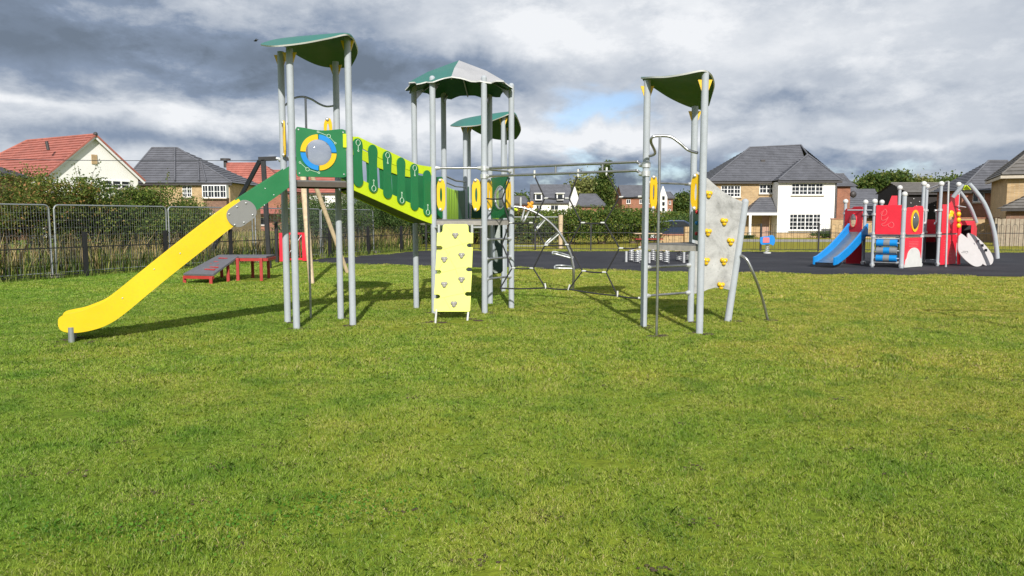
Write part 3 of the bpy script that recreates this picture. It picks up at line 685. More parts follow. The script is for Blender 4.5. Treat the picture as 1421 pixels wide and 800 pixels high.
# --- sloping board bridge between the tall tower and the middle tower
def bridge(a, b, side, near=True):
    Fb = Face(a, b, 0); L = Fb.L
    def z_at(px0, py0): return None
    # heights read on the near side
    def zf(u, py): return HZ(py, Fb.p(u, 0).y)
    nseg = 14; us = [0.05 + (L - 0.10) * k / nseg for k in range(nseg + 1)]
    fN = Face(B_, hexp['p2'], 0)
    def zN(t, pyl, pyr, e=1.0): return HZ(pyl, fN.p(0.05, 0).y) * (1 - t) + HZ(pyr, fN.p(fN.L - 0.05, 0).y) * t
    def curve(t, l, m_, r):           # heights at left, knee (t=.82) and right
        k = 0.80; zl, zr = HZ(l, fN.p(0.05, 0).y), HZ(r, fN.p(fN.L, 0).y); zm = HZ(m_, fN.p(fN.L * k, 0).y)
        return zl + (zm - zl) * (t / k) if t < k else zm + (zr - zm) * ((t - k) / (1 - k))
    T = [(u, curve((u - 0.05) / (L - 0.1), 186, 229, 232)) for u in us]; T[0] = (T[0][0], T[0][1] - 0.04); T[1] = (T[1][0], T[1][1] - 0.0)
    T2 = [(u, z - 0.16 + 0.02 * math.cos(u * 4)) for u, z in T]
    Lo = [(u, curve((u - 0.05) / (L - 0.1), 244, 287, 298)) for u in us]; Lo2 = [(u, curve((u - 0.05) / (L - 0.1), 264, 304, 311)) for u in us]
    def strip(A_, B2):
        q = MB(); n_ = len(A_); vs = []
        for w_ in (0.01, -0.01): vs += [Fb.p(u, z, w_) for u, z in A_] + [Fb.p(u, z, w_) for u, z in B2]
        fs = []
        for i in range(n_ - 1): fs += [(i, i + 1, n_ + i + 1, n_ + i), (2 * n_ + i, 3 * n_ + i, 3 * n_ + i + 1, 2 * n_ + i + 1), (i, 2 * n_ + i, 2 * n_ + i + 1, i + 1), (n_ + i, n_ + i + 1, 3 * n_ + i + 1, 3 * n_ + i)]
        fs += [(0, n_, 3 * n_, 2 * n_), (n_ - 1, 2 * n_ + n_ - 1, 3 * n_ + n_ - 1, 2 * n_ - 1)]
        q.add(vs, fs); return q
    top = strip(T, T2); low = strip(Lo, Lo2)
    root = obj('bridge_side', low, M['lime'], unit, bevel=0.003, label='lime side of the sloping bridge with green upright boards')
    obj('top_rail_board', top, M['lime'], root, bevel=0.003)
    for k in range(6):
        t = (k + 0.47) / 6.05; u = t * L; pyt = 192.3 + (236.5 - 192.3) * k / 5; pyb = 259.9 + (300.7 - 259.9) * k / 5
        yv = fN.p(t * fN.L, 0).y; z1_, z0_ = HZ(pyt, yv), HZ(pyb, yv); hw = 0.095; h = z1_ - z0_; pts = []
        for j in range(9): a_ = R(180 * j / 8); pts.append((u + hw * math.cos(a_), z1_ - hw + hw * math.sin(a_)))
        for j in range(1, 6): q = j / 6; pts.append((u - hw * (1 - 0.16 * math.sin(math.pi * q)), z1_ - hw - (h - 2 * hw) * q))
        for j in range(9): a_ = R(180 + 180 * j / 8); pts.append((u + hw * math.cos(a_), z0_ + hw + hw * math.sin(a_)))
        for j in range(1, 6): q = j / 6; pts.append((u + hw * (1 - 0.16 * math.sin(math.pi * q)), z0_ + hw + (h - 2 * hw) * q))
        off = 0.022 if near else -0.022
        mb = MB(); mb.prism([Fb.p(a_, b_, off) for a_, b_ in pts], 0.02, Fb.w); bd = obj('upright_board', mb, M['green'], root, bevel=0.003)
        if near:
            if k % 2 == 0:
                ringtube(Fb, u, z1_ - 0.068, 0.043, 0.0045, 0.034, bd); m2 = MB(); m2.tube([Fb.p(u, z1_ - 0.112, 0.034), Fb.p(u, z1_ - 0.175, 0.034)], 0.0045, 6); obj('motif', m2, M['engrave'], bd)
                ringtube(Fb, u, z1_ - 0.19, 0.012, 0.004, 0.034, bd)
            else:
                ringtube(Fb, u, z0_ + 0.068, 0.043, 0.0045, 0.034, bd); m2 = MB(); m2.tube([Fb.p(u, z0_ + 0.112, 0.034), Fb.p(u, z0_ + 0.175, 0.034)], 0.0045, 6); obj('motif', m2, M['engrave'], bd)
                ringtube(Fb, u, z0_ + 0.19, 0.012, 0.004, 0.034, bd)
    return Fb, Lo2
Fb1, lo = bridge(B_, hexp['p2'], 1, True); Fb2, lo2 = bridge(D_, hexp['p1'], 1, False)
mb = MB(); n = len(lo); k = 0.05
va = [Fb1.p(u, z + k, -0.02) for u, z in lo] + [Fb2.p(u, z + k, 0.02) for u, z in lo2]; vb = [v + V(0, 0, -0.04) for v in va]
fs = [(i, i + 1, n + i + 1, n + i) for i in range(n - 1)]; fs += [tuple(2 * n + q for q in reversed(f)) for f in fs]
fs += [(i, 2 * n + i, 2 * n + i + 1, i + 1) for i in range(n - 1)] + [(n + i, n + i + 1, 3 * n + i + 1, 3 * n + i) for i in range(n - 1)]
mb.add(va + vb, fs); obj('bridge_floor', mb, M['floor_under'], unit, label='underside of the sloping bridge with shade put into its dark colour')
# second board on the tall tower, lime clip pieces
mb = MB(); mb.box(V(B_.x, B_.y, HZ(196, B_.y)) - dAB * 0.075 - F.w * (-0.02), (0.05, 0.02, 0.20), ang); obj('lime_clip', mb, M['lime'], pp)
# --- middle tower: panels, rails, grips
def board(F, u0, u1, z0, z1, mat, name='barrier_panel', th=0.02, parent=unit, label=None, notch=0.03, w=0.0):
    n = 10; poly = [(u0, z0), (u1, z0)] + [(u0 + (u1 - u0) * (1 - k / n), z1 - notch * math.sin(math.pi * k / n) ** 2) for k in range(n + 1)]
    mb = MB(); mb.prism([F.p(a, b, w) for a, b in poly], th, F.w); return obj(name, mb, M[mat], parent, bevel=0.003, label=label)
F13 = Face(hexp['p1'], hexp['p3']); board(F13, 0.06, F13.L - 0.06, HZ(303, 14.4), HZ(245, 14.4), 'green', label='plain green panel at the back left of the middle tower')
F56 = Face(hexp['p6'], hexp['p5'], 0)
z0, z1 = HZ(303, 14.2), HZ(246, 14.2); zc2 = (z0 + z1) / 2
fp = obj('barrier_panel', holed(F56, [(0.06, z0), (F56.L - 0.06, z0), (F56.L - 0.06, z1), (0.06, z1)], F56.L / 2, zc2, 0.2, 0.02, 0.2, 64), M['green'], unit, label='green panel with a round steel rimmed window at the right of the middle tower')
mb = MB(); mb.tube(circ(F56, F56.L / 2, zc2, 0.21, 32, 0.0), 0.016, 8, closed=True); obj('window_rim', mb, M['alu'], fp)
obj('bubble_window', dome(F56, F56.L / 2, zc2, 0.2, -0.10, -0.005), M['bubble'], fp)
Fp24 = Face(hexp['p2'], hexp['p4']); Fp46 = Face(hexp['p4'], hexp['p6'])
zg = HZ(271, 13.1)
grip(Fp24, 0.135, zg, w=0.02); grip(Fp24, Fp24.L - 0.135, zg, w=0.02); grip(Fp46, 0.13, zg, w=0.02); grip(Fp46, Fp46.L - 0.13, HZ(271, 13.7), w=0.02)
F35 = Face(hexp['p3'], hexp['p5']); 
grip(F35, F35.L - 0.13, HZ(268, 14.6))
def bar(F, z, name='rail', r=0.019, u0=0.02, u1=None, mat='steel', parent=unit):
    u1 = u1 if u1 is not None else F.L - 0.02
    o = pipe(name, [F.p(u0, z), F.p(u1, z)], r, mat, parent)
    for e, u, s_ in ((0, u0, 1), (1, u1, -1)):
        mb = MB(); mb.tube([F.p(u + s_ * 0.03, z), F.p(u + s_ * 0.10, z)], [r * 2.1, r * 1.25], 12); mb.ball(F.p(u + s_ * 0.035, z), r * 2.0, 10, 6); obj('clamp', mb, M['alu'], o)
    return o
bar(Fp24, HZ(233.5, 13.1)); bar(Fp46, HZ(235, 13.1))
for py in (333, 360, 388): bar(Fp46, HZ(py, 13.1), 'rung')
# overhead twin rails to the right tower
pa, pb = V(hexp['p4'].x, hexp['p4'].y, 0), P1
FN = Face(pa, pb)
def FNp(px, py):
    d = Vector(_ray(px, py)); c0 = V(0, 0, CH); t = (FN.a - c0).dot(FN.w) / d.dot(FN.w); return c0 + d * t
zu, zl = (FNp(780, 229.5).z), (FNp(780, 241).z)
mb = MB()
up_ = spline([FN.p(0.05, zu), FN.p(0.6, zu), FN.p(FN.L - 0.35, zu), FN.p(FN.L - 0.16, zu + 0.0), FN.p(FN.L - 0.06, zu - 0.06)], 6)
lo_ = spline([FN.p(0.05, zl), FN.p(0.6, zl), FN.p(FN.L - 0.35, zl), FN.p(FN.L - 0.16, zl), FN.p(FN.L - 0.06, zl - 0.06)], 6)
orail = pipe('overhead_rail', up_, 0.021, 'steel', label='twin overhead rails from the middle tower to the right tower'); pipe('lower_rail', lo_, 0.021, 'steel', orail)
for px in (713, 771, 836):
    q = FNp(px, 235); pipe('spacer', [V(q.x, q.y, zl), V(q.x, q.y, zu)], 0.016, 'steel', orail)
clamp(P1, zu - 0.05, -FN.u); clamp(P1, zl - 0.05, -FN.u); clamp(pa, zu, FN.u); clamp(pa, zl, FN.u)
# rope net
def zz(x, y): return (690 + x / 3.637, 210 + y / 3.637)
NODE = {k: zz(*v) for k, v in dict(t0=(62, 135), t1=(188, 125), t2=(408, 120), t3=(552, 112), a0=(25, 240), a1=(240, 238), a2=(362, 238), a3=(617, 232), a4=(722, 230),
    b0=(62, 362), b1=(180, 362), b2=(425, 362), b3=(542, 362), c0=(25, 470), c1=(240, 475), c2=(362, 473), c3=(617, 490), c4=(725, 487),
    d0=(75, 590), d1=(182, 592), d2=(430, 605), d3=(550, 612), e0=(15, 692), e1=(243, 690), e2=(362, 697), e3=(607, 730), e4=(722, 742), p0=(-62, 238), p1=(-62, 475)).items()}
NP = {k: FNp(*v) for k, v in NODE.items()}
net = None
edges = 't0-a0 a0-b0 t1-a1 t2-a2 t3-a3 a1-a2 a3-a4 a1-b1 a2-b2 a3-b3 b0-b1 b2-b3 b0-c0 b1-c1 b2-c2 b3-c3 c1-c2 c3-c4 c0-d0 c1-d1 c2-d2 c3-d3 d0-d1 d2-d3 d0-e0 d1-e1 d2-e2 d3-e3 e0-e1 e1-e2 e2-e3 e3-e4 p0-a0'.split()
for e in edges:
    a, b = e.split('-'); pa_, pb_ = NP[a], NP[b]; pts = [pa_.lerp(pb_, k / 6) + V(0, 0, -0.012 * math.sin(math.pi * k / 6) * (1 if abs(pa_.z - pb_.z) < 0.15 else 0)) for k in range(7)]
    if net is None:
        net = pipe('climbing_net', pts, 0.012, 'rope', n=8, label='black rope net with honeycomb meshes between middle and right towers')
    else: pipe('rope', pts, 0.012, 'rope', net, 8)
def sleeve(p, d, L=0.075, r=0.014):
    d = Vector(d).normalized(); mb = MB(); mb.tube([p - d * L * 0.5, p + d * L * 0.5], r, 8); obj('connector', mb, M['white'], net)
for k in ('t1', 't2', 't3'): sleeve(NP[k] + V(0, 0, 0.03), (0, 0, 1), 0.12, 0.017)
for k in 'a1 a2 a3 b0 b1 b2 b3 c1 c2 c3 d0 d1 d2 d3'.split():
    s_ = 1 if k in ('a1', 'a3', 'b0', 'b2', 'c1', 'c3', 'd0', 'd2') else -1
    sleeve(NP[k] + FN.u * 0.03 * s_, FN.u, 0.07)
for k, o in (('e1', (-0.2, 1)), ('e2', (0.3, 1)), ('e3', (0, 1))): sleeve(NP[k] + V(0, 0, 0.03), FN.u * o[0] + V(0, 0, o[1]), 0.09)
for k in ('a4', 'c4', 'e4'): sleeve(NP[k], FN.u, 0.06, 0.018)
# --- pale lime climbing board
def climb():
    tl, tr = AT(614.6, 311.6, 12.98), AT(650, 311.6, 12.98); br_, bl = AT(652.3, 433, 12.27), AT(602, 433, 12.27)
    def pt(px, py):
        t = (py - 311.6) / (433 - 311.6); return AT(px, py, 12.98 + (12.27 - 12.98) * t)
    out = [(614.6, 314), (617, 311.6), (647.5, 311.6), (650, 314), (650.3, 322), (652, 323.6), (656.7, 323.6), (656.5, 337.5)]
    def notch(px, py, s_): return [(px, py - 2.6), (px - 5.4 * s_, py - 2.8), (px - 7.7 * s_, py - 1.5), (px - 8.3 * s_, py), (px - 7.7 * s_, py + 1.5), (px - 5.4 * s_, py + 2.8), (px, py + 2.6)]
    out += notch(656, 341, 1) + [(655.5, 360)] + notch(655, 374.5, 1) + [(654, 395)] + notch(653.4, 408.5, 1) + [(652.5, 431.5), (651, 433), (603.3, 433), (601.9, 431.5)]
    out += list(reversed([(x, y) for x, y in notch(602.6, 412, -1)])) + [(603.5, 395)] + list(reversed(notch(604.3, 378, -1))) + [(605.2, 360)] + list(reversed(notch(606, 344.6, -1))) + [(606.5, 323.6), (611, 323.6), (614, 322)]
    nrm = (tr - tl).cross(bl - tl).normalized(); mb = MB(); mb.prism([pt(*q) for q in out], 0.02, nrm)
    wall = obj('climbing_board', mb, M['palelime'], unit, bevel=0.004, label='pale lime leaning climbing board with six grey holds')
    f = -1 if nrm.y > 0 else 1; fr = nrm * f
    for px, py in ((632, 327.5), (616.7, 360.8), (640.6, 355.3), (616.7, 395.6), (640.6, 388.8), (630, 422.7)):
        c = pt(px, py) + fr * 0.02; mb = MB()
        for a in (90, 210, 330):
            ax = (tr - tl).normalized(); up2 = ax.cross(fr); up2 = up2 if up2.z > 0 else -up2
            mb.ball(c + (ax * math.cos(R(a + 60)) + up2 * math.sin(R(a + 60))) * 0.028, 0.034, 10, 6)
        h = obj('climbing_hold', mb, M['holdgrey'], wall)
        m2 = MB(); m2.ball(c + fr * 0.032, 0.014, 8, 5); obj('bolt', m2, M['alu'], wall)
    for L in ([(617, 312), (632, 327), (646, 345)], [(607, 349), (632, 342), (650, 337)], [(616, 344), (632, 373), (652, 371)], [(605, 381), (632, 374)], [(632, 374), (645, 407), (651, 404)], [(603, 416), (645, 407)], [(616, 413), (626, 432)], [(625, 349), (607, 378)]):
        mb = MB(); mb.tube([pt(*q) + fr * 0.0112 for q in L], 0.0035, 5); obj('groove', mb, M['engrave2'], wall)
    for a, b in ((604, 449), (648.5, 445)):
        m2 = MB(); g = G(a, b); m2.tube([V(g.x, g.y, -0.02), pt(a + 1.5, 428) - fr * 0.03], 0.017, 8); obj('support_leg', m2, M['white'], wall)
        basepts.append((g.x, g.y, 0.12))
    for px, s_ in ((609, -1), (655, 1)):
        q = pt(px, 316); e = hexp['p2'] if s_ < 0 else hexp['p4']
        m2 = MB(); m2.tube([V(q.x, q.y, q.z - 0.09), V(q.x, q.y, q.z + 0.05)], 0.024, 10); m2.tube([V(q.x, q.y, q.z), V(e.x, e.y, q.z)], 0.016, 8); obj('clamp', m2, M['alu'], wall)
climb()
# --- bridge to the rear tower: lime slats and top rail on both sides
for a, b in ((hexp['p3'], sq['l1']), (hexp['p5'], sq['r1'])):
    Fr = Face(a, b); root = None; ns = 13
    root = pipe('bridge_rail', [Fr.p(0.05, ZH + 0.83), Fr.p(Fr.L / 2, ZH + 0.79), Fr.p(Fr.L - 0.05, ZH + 0.82)], 0.019, 'steel', label='dark top rail of the rear bridge')
    pipe('lower_bar', [Fr.p(0.05, ZH + 0.71), Fr.p(Fr.L / 2, ZH + 0.67), Fr.p(Fr.L - 0.05, ZH + 0.70)], 0.014, 'steel', root)
    for k in range(ns):
        u = 0.16 + (Fr.L - 0.32) * k / (ns - 1); hw = 0.085; zt_ = ZH + 0.64 - 0.04 * math.sin(math.pi * u / Fr.L)
        mb = MB(); mb.prism([Fr.p(u - hw, ZH + 0.0), Fr.p(u + hw, ZH + 0.0), Fr.p(u + hw * 0.75, zt_ - 0.03), Fr.p(u, zt_), Fr.p(u - hw * 0.75, zt_ - 0.03)], 0.018, Fr.w)
        obj('side_slat', mb, M['limedk' if k < 8 else 'dkgreen'], root)
mid1 = [hexp['p3'], hexp['p5'], sq['r1'], sq['l1']]; deck(inset(mid1, 0.03), ZH - 0.02, 0.04)
Fl = Face(sq['l1'], sq['l2']); Fq = Face(sq['l1'], sq['r1']); Fr2 = Face(sq['r1'], sq['r2'])
board(Fl, 0.06, Fl.L - 0.06, ZH + 0.02, ZH + 0.75, 'green', label='green panel on the rear tower')
board(Face(sq['l2'], sq['r2']), 0.06, 0.30, ZH + 0.02, ZH + 0.8, 'dkgreen')
grip(Fr2, 0.2, ZH + 0.42, w=0.02)
# flat dark board for the underside of a chute behind the middle tower
mb = MB(); ch = [(-0.25, 17.0, ZH), (-0.22, 16.2, 1.35), (-0.2, 15.6, 0.9), (-0.24, 15.2, 0.42), (-0.3, 14.95, 0.36)]
c0 = AT(675, 311, 16.2); c1 = AT(697, 311, 16.2); c2 = AT(697.5, 379, 15.5); c3 = AT(682, 380, 15.5); c4 = AT(677.5, 371, 15.55)
mb.prism([AT(676, 316, 16.1), AT(679, 311, 16.15), AT(695, 310.5, 16.15), AT(697.5, 315, 16.1), AT(697.8, 376, 15.9), AT(695, 379.5, 15.88), AT(683, 380.5, 15.88), AT(678.5, 375, 15.9)], 0.05)
chute = obj('chute_underside', mb, M['blackpanel'], unit, bevel=0.01, label='dark underside of a chute below the deck behind the ladder rungs')
pipe('support_tube', [AT(684, 306, 16.1), AT(686, 380, 15.9)], 0.03, 'post', chute)
# --- arched ladder from the rear tower to the lawn
arc = spline([AT(703, 287, 17.0), AT(722, 288, 17.0), AT(740, 294, 17.0), AT(758, 305, 17.0), AT(775, 322, 17.0), AT(787, 342, 17.0), AT(793.5, 360, 17.0), AT(796, 378, 17.0), AT(795, 402, 17.1)], 6)
arch = pipe('arched_ladder', arc, 0.030, 'steel', label='arched steel ladder with loop rungs behind the net')
def loop(a, b, wd):
    a, b = Vector(a), Vector(b); d = (b - a); n = d.normalized().cross(V(0, 1, 0)).normalized(); q = [a, a + d * 0.8 + V(0, wd * 0.1, 0), b, b + V(0, wd, 0) * 1.0, a + d * 0.1 + V(0, wd, 0)]
    mb = MB(); mb.tube(spline([a, a + d * 0.5, a + d * 0.94, b + V(0, wd * 0.35, -0.03), b + V(0, wd * 0.8, 0.01), a + d * 0.85 + V(0, wd, 0.03), a + d * 0.4 + V(0, wd, 0.03), a + V(0, 0.04, 0.03)], 4), 0.018, 8); obj('loop_rung', mb, M['alu'], arch)
loop(AT(795, 359, 17.0), AT(768, 352, 17.0), 0.5); loop(AT(797, 373, 17), AT(771, 372.5, 17), 0.5); loop(AT(777, 324, 17), AT(757, 341, 17), 0.35); loop(AT(757, 305, 17), AT(744, 320, 17), 0.35); loop(AT(735, 292, 17), AT(727, 308, 17), 0.35)
loop(AT(728, 290, 17), AT(724, 306, 17), 0.3)
mb = MB()
for dx, dy, r_ in ((0, 0, 0.065), (-3, 3, 0.05), (3, -3.5, 0.055), (3.5, 2.5, 0.045), (-2.5, -3, 0.04), (-6, 5, 0.03)): mb.ball(AT(735.5 + dx * 0.85, 285 + dy * 0.85, 18.4), r_ * 0.8, 8, 5, (1, 0.35, 1))
obj('flower_plate', mb, M['orange'], arch, label='orange flower shaped plate above the arch')
mb = MB(); mb.tube(spline([AT(700, 292, 17.9), AT(705, 289.5, 17.9), AT(712, 289.5, 17.9), AT(718, 292.5, 17.9)], 5), [0.03] * 3 + [0.045] * 10 + [0.03] * 3, 8); obj('lime_grip', mb, M['lime'], arch)
mb = MB(); mb.tube([AT(722.5, 286, 17.3), AT(722.5, 274, 17.3)], 0.026, 8); obj('marker_tube', mb, M['alu'], arch)
# --- right tower fittings
FT12, FT13, FT23 = Face(P1, P2), Face(P1, P3), Face(P2, P3)
zc3 = HZ(267.5, 11.5)
grip(FT13, 0.13, HZ(267.5, P1.y), 0.14, 0.52, w=0.03); grip(FT12, FT12.L - 0.12, HZ(267.5, 11.1), 0.15, 0.52, w=-0.02)
bar(FT13, HZ(255, 11.8), r=0.016); bar(FT13, HZ(370, 11.7), 'rung'); bar(FT13, HZ(409, 11.7), 'rung')
yr = 11.15; rr_ = spline([AT(898, 217, P1.y), AT(906, 215.5, 11.35), AT(909, 211, 11.2), AT(903.5, 198, 11.0), AT(905, 191, 10.95), AT(913, 189, 10.95), AT(930, 190, 10.95), AT(942.5, 198, 10.92), AT(955, 208.5, 10.9), AT(968, 212.5, P2.y)], 6)
pipe('grab_rail', rr_, 0.02, 'steel', label='wavy steel grab rail of the right tower'); pg = G(911, 466)
pipe('sliding_pole', [V(pg.x, pg.y, -0.03), V(pg.x, pg.y, HZ(190, pg.y))], 0.019, 'steel', label='thin steel sliding pole in front of the right tower'); basepts.append((pg.x, pg.y, 0.02))
gb = board(FT23, 0.10, FT23.L - 0.12, ZR + 0.04, HZ(289, 11.7), 'dkgreen', label='dark green board with small coloured knobs')
for t_, m_ in ((0.2, 'redhold'), (0.5, 'blue'), (0.8, 'redhold')):
    mb = MB(); mb.ball(FT23.p(0.45, ZR + 0.04 + t_ * (HZ(289, 11.7) - ZR), -0.02), 0.03, 8, 5); mb.ball(FT23.p(0.45, ZR + 0.04 + t_ * (HZ(289, 11.7) - ZR), 0.02), 0.03, 8, 5); obj('knob', mb, M[m_], gb)
# concrete look wall with the leaning post
lp0 = G(1010, 446); lp0.z = 0; lpT = AT(1034, 281, lp0.y)
WF = Face(P3, V(lp0.x, lp0.y, 0))
def WP(px, py, w=0.0):
    d = Vector(_ray(px, py)); c0 = V(0, 0, CH); t = (WF.a - c0).dot(WF.w) / d.dot(WF.w); return c0 + d * t + WF.w * w
lpT = WP(1034, 281)
mb = MB(); mb.tube([lp0 + (lp0 - lpT) * 0.02, lpT], 0.056, 18); mb.ball(lpT, 0.057, 14, 8); obj('leaning_post', mb, M['post'], unit, label='leaning grey post at the free edge of the grey climbing wall'); basepts.append((lp0.x, lp0.y, 0.06))
wp = [(961, 235), (972, 241), (983, 249), (993, 258), (1005, 267.5), (1018, 275), (1031, 281), (1027, 310), (1021, 345), (1012, 403), (1003, 400.5), (992, 399.5), (982, 402), (972, 407), (961, 408)]
mb = MB(); mb.prism([WP(*q) for q in wp], 0.03, WF.w); cw = obj('climbing_wall', mb, M['concrete'], unit, bevel=0.005, label='grey concrete look climbing wall with yellow holds on the right tower')
for px, py in ((982.5, 270), (1004, 308), (981.5, 322.5), (1013, 335.5), (979, 362.5), (1003.5, 363), (999.5, 396.5)):
    mb = MB(); c = WP(px, py, 0.03); ax = WF.u
    for du, dz, r_ in ((-0.028, 0.022, 0.036), (0.03, 0.018, 0.034), (0.002, -0.03, 0.036), (0, 0.01, 0.038)): mb.ball(c + ax * du + V(0, 0, dz) + WF.w * (0.012 if du == 0 else 0), r_, 10, 6)
    h = obj('climbing_hold', mb, M['yellow'], cw); mb = MB(); mb.ball(c + WF.w * 0.045, 0.012, 8, 4); obj('bolt', mb, M['holdgrey'], cw)
bentr = spline([WP(1026, 355, 0.05), AT(1031, 356, 12.0), AT(1038, 363, 11.95), AT(1047, 384, 11.95), AT(1057, 412, 12.1), V(G(1066, 445).x, G(1066, 445).y, -0.02)], 6)
pipe('bent_rail', bentr, 0.021, 'steel', label='thin bent steel rail beside the grey climbing wall'); basepts.append((G(1066, 445).x, G(1066, 445).y, 0.02))

# ================================================================ other play equipment
# red legged ramp
def ramp():
    t = thing('ramp_bench', G(310, 390), 'low grey ramp and platform on red legs in the grass left of the tall tower', 'play ramp')
    h = HZ(356.5, 20.2)
    lo1, lo2_, hi1, hi2 = V(-8.26, 19.15, 0.22), V(-7.43, 18.95, 0.22), V(-7.16, 19.95, h), V(-7.98, 20.8, h)
    mb = MB(); mb.prism([lo1, lo2_, hi1, hi2], 0.05); d = obj('ramp_board', mb, M['rampgrey'], t, bevel=0.005)
    mb = MB(); mb.prism([hi2 + V(0.02, 0.005, 0), hi1 + V(0.02, 0.0, 0), V(-6.42, 19.95, h), V(-6.48, 20.85, h)], 0.05); obj('platform_board', mb, M['rampgrey'], t, bevel=0.005)
    n_ = (lo2_ - lo1).cross(hi1 - lo1).normalized(); n_ = n_ if n_.z > 0 else -n_
    for k, (px, u0_, u1_) in enumerate(((0.20, 0.52, 0.88), (0.32, 0.52, 0.88), (0.47, 0.40, 0.76), (0.60, 0.40, 0.76), (0.80, 0.35, 0.72))):
        a = lo1.lerp(hi2, px); b = lo2_.lerp(hi1, px); p, q = a.lerp(b, u0_), a.lerp(b, u1_)
        mb = MB(); mb.beam(p + n_ * 0.04, q + n_ * 0.04, 0.05, 0.03, n_); obj('grip_bar', mb, M['redpaint'], t)
    for a, b, z in ((256.5, 393, 0.2), (293, 394.5, 0.2), (317, 391, h - 0.16), (308, 386.5, h - 0.08), (330.5, 390, h), (363, 390, h), (351, 386, h), (373, 386, h)):
        g = G(a, b); mb = MB(); mb.box((g.x, g.y, z / 2 - 0.02), (0.075, 0.075, z), 0.2); obj('leg', mb, M['redpaint'], t, bevel=0.004); basepts.append((g.x, g.y, 0.06))
    for a, b in ((hi1, V(-6.42, 19.95, h)), (V(-6.42, 19.95, h), V(-6.48, 20.85, h)), (hi1, hi2), (lo1, lo2_)):
        mb = MB(); mb.beam(a + V(0, 0.02, -0.065), b + V(0, 0.02, -0.065), 0.05, 0.075); obj('frame_rail', mb, M['redpaint'], t)
ramp()
# cableway end frame
def cableway():
    f = G(374, 373); t = thing('cableway_frame', f, 'black steel cableway frame with slanting leg and long cable behind the slide', 'cableway frame')
    zt_ = HZ(222, f.y); top = V(f.x - 0.12, f.y, zt_)
    mb = MB(); mb.beam(V(f.x, f.y, -0.05), V(f.x - 0.1, f.y, zt_), 0.13, 0.13, (0, 1, 0)); obj('post', mb, M['black'], t, bevel=0.006)
    g = G(283, 367); mb = MB(); mb.beam(V(g.x, g.y, -0.05), V(f.x - 0.2, f.y, zt_ - 0.02), 0.12, 0.12, (0, 1, 0)); obj('slanting_leg', mb, M['charcoal'], t, bevel=0.006)
    mb = MB(); mb.beam(V(f.x - 0.24, f.y, zt_ + 0.02), V(f.x + 0.32, f.y, zt_ + 0.04), 0.13, 0.13); bm_ = obj('top_beam', mb, M['black'], t, bevel=0.006)
    mb = MB(); mb.tube([V(f.x + 0.32, f.y, zt_ + 0.04), V(f.x + 0.62, f.y, zt_ + 0.02)], 0.045, 10); mb.ball(V(f.x + 0.45, f.y, zt_), 0.08, 10, 6); obj('cable_clamp', mb, M['alu'], bm_)
    mb = MB(); mb.beam(V(f.x + 0.6, f.y, zt_ + 0.03), V(f.x + 1.25, f.y, zt_ + 0.03), 0.14, 0.12); obj('end_beam', mb, M['black'], t)
    a = V(f.x - 0.2, f.y, zt_ - 0.02); b = AT(-160, 218, 23.5)
    pts = [a.lerp(b, k / 20) + V(0, 0, -0.05 * math.sin(math.pi * k / 20)) for k in range(21)]
    pipe('cable', pts, 0.011, 'charcoal', t, 6)
    mb = MB(); q = AT(-160, 218, 23.5); mb.tube([V(q.x, q.y, 0), V(q.x, q.y, q.z + 0.05)], 0.07, 10); obj('far_post', mb, M['black'], t)
cableway()
def timberframe():
    g1, g2 = G(432.5, 394), G(483, 379); ap = AT(418, 212, 21.4)
    t = thing('leaning_poles', V(g1.x, g1.y, 0), 'two pale timber poles leaning together behind the tall tower', 'timber poles')
    for g, w in ((g1, 0.17), (g2, 0.13)):
        mb = MB(); mb.tube([V(g.x, g.y, -0.05), ap + (V(0.06, 0, 0) if g is g2 else V(0, 0, 0))], [w / 2 * 0.85, w / 2 * 1.05], 12); obj('pole', mb, M['timber'], t); basepts.append((g.x, g.y, 0.05))
    mb = MB(); mb.ball(ap + V(0.03, 0, 0.02), 0.12, 10, 6, (1, 1, 0.7)); obj('top_joint', mb, M['charcoal'], t)
timberframe()
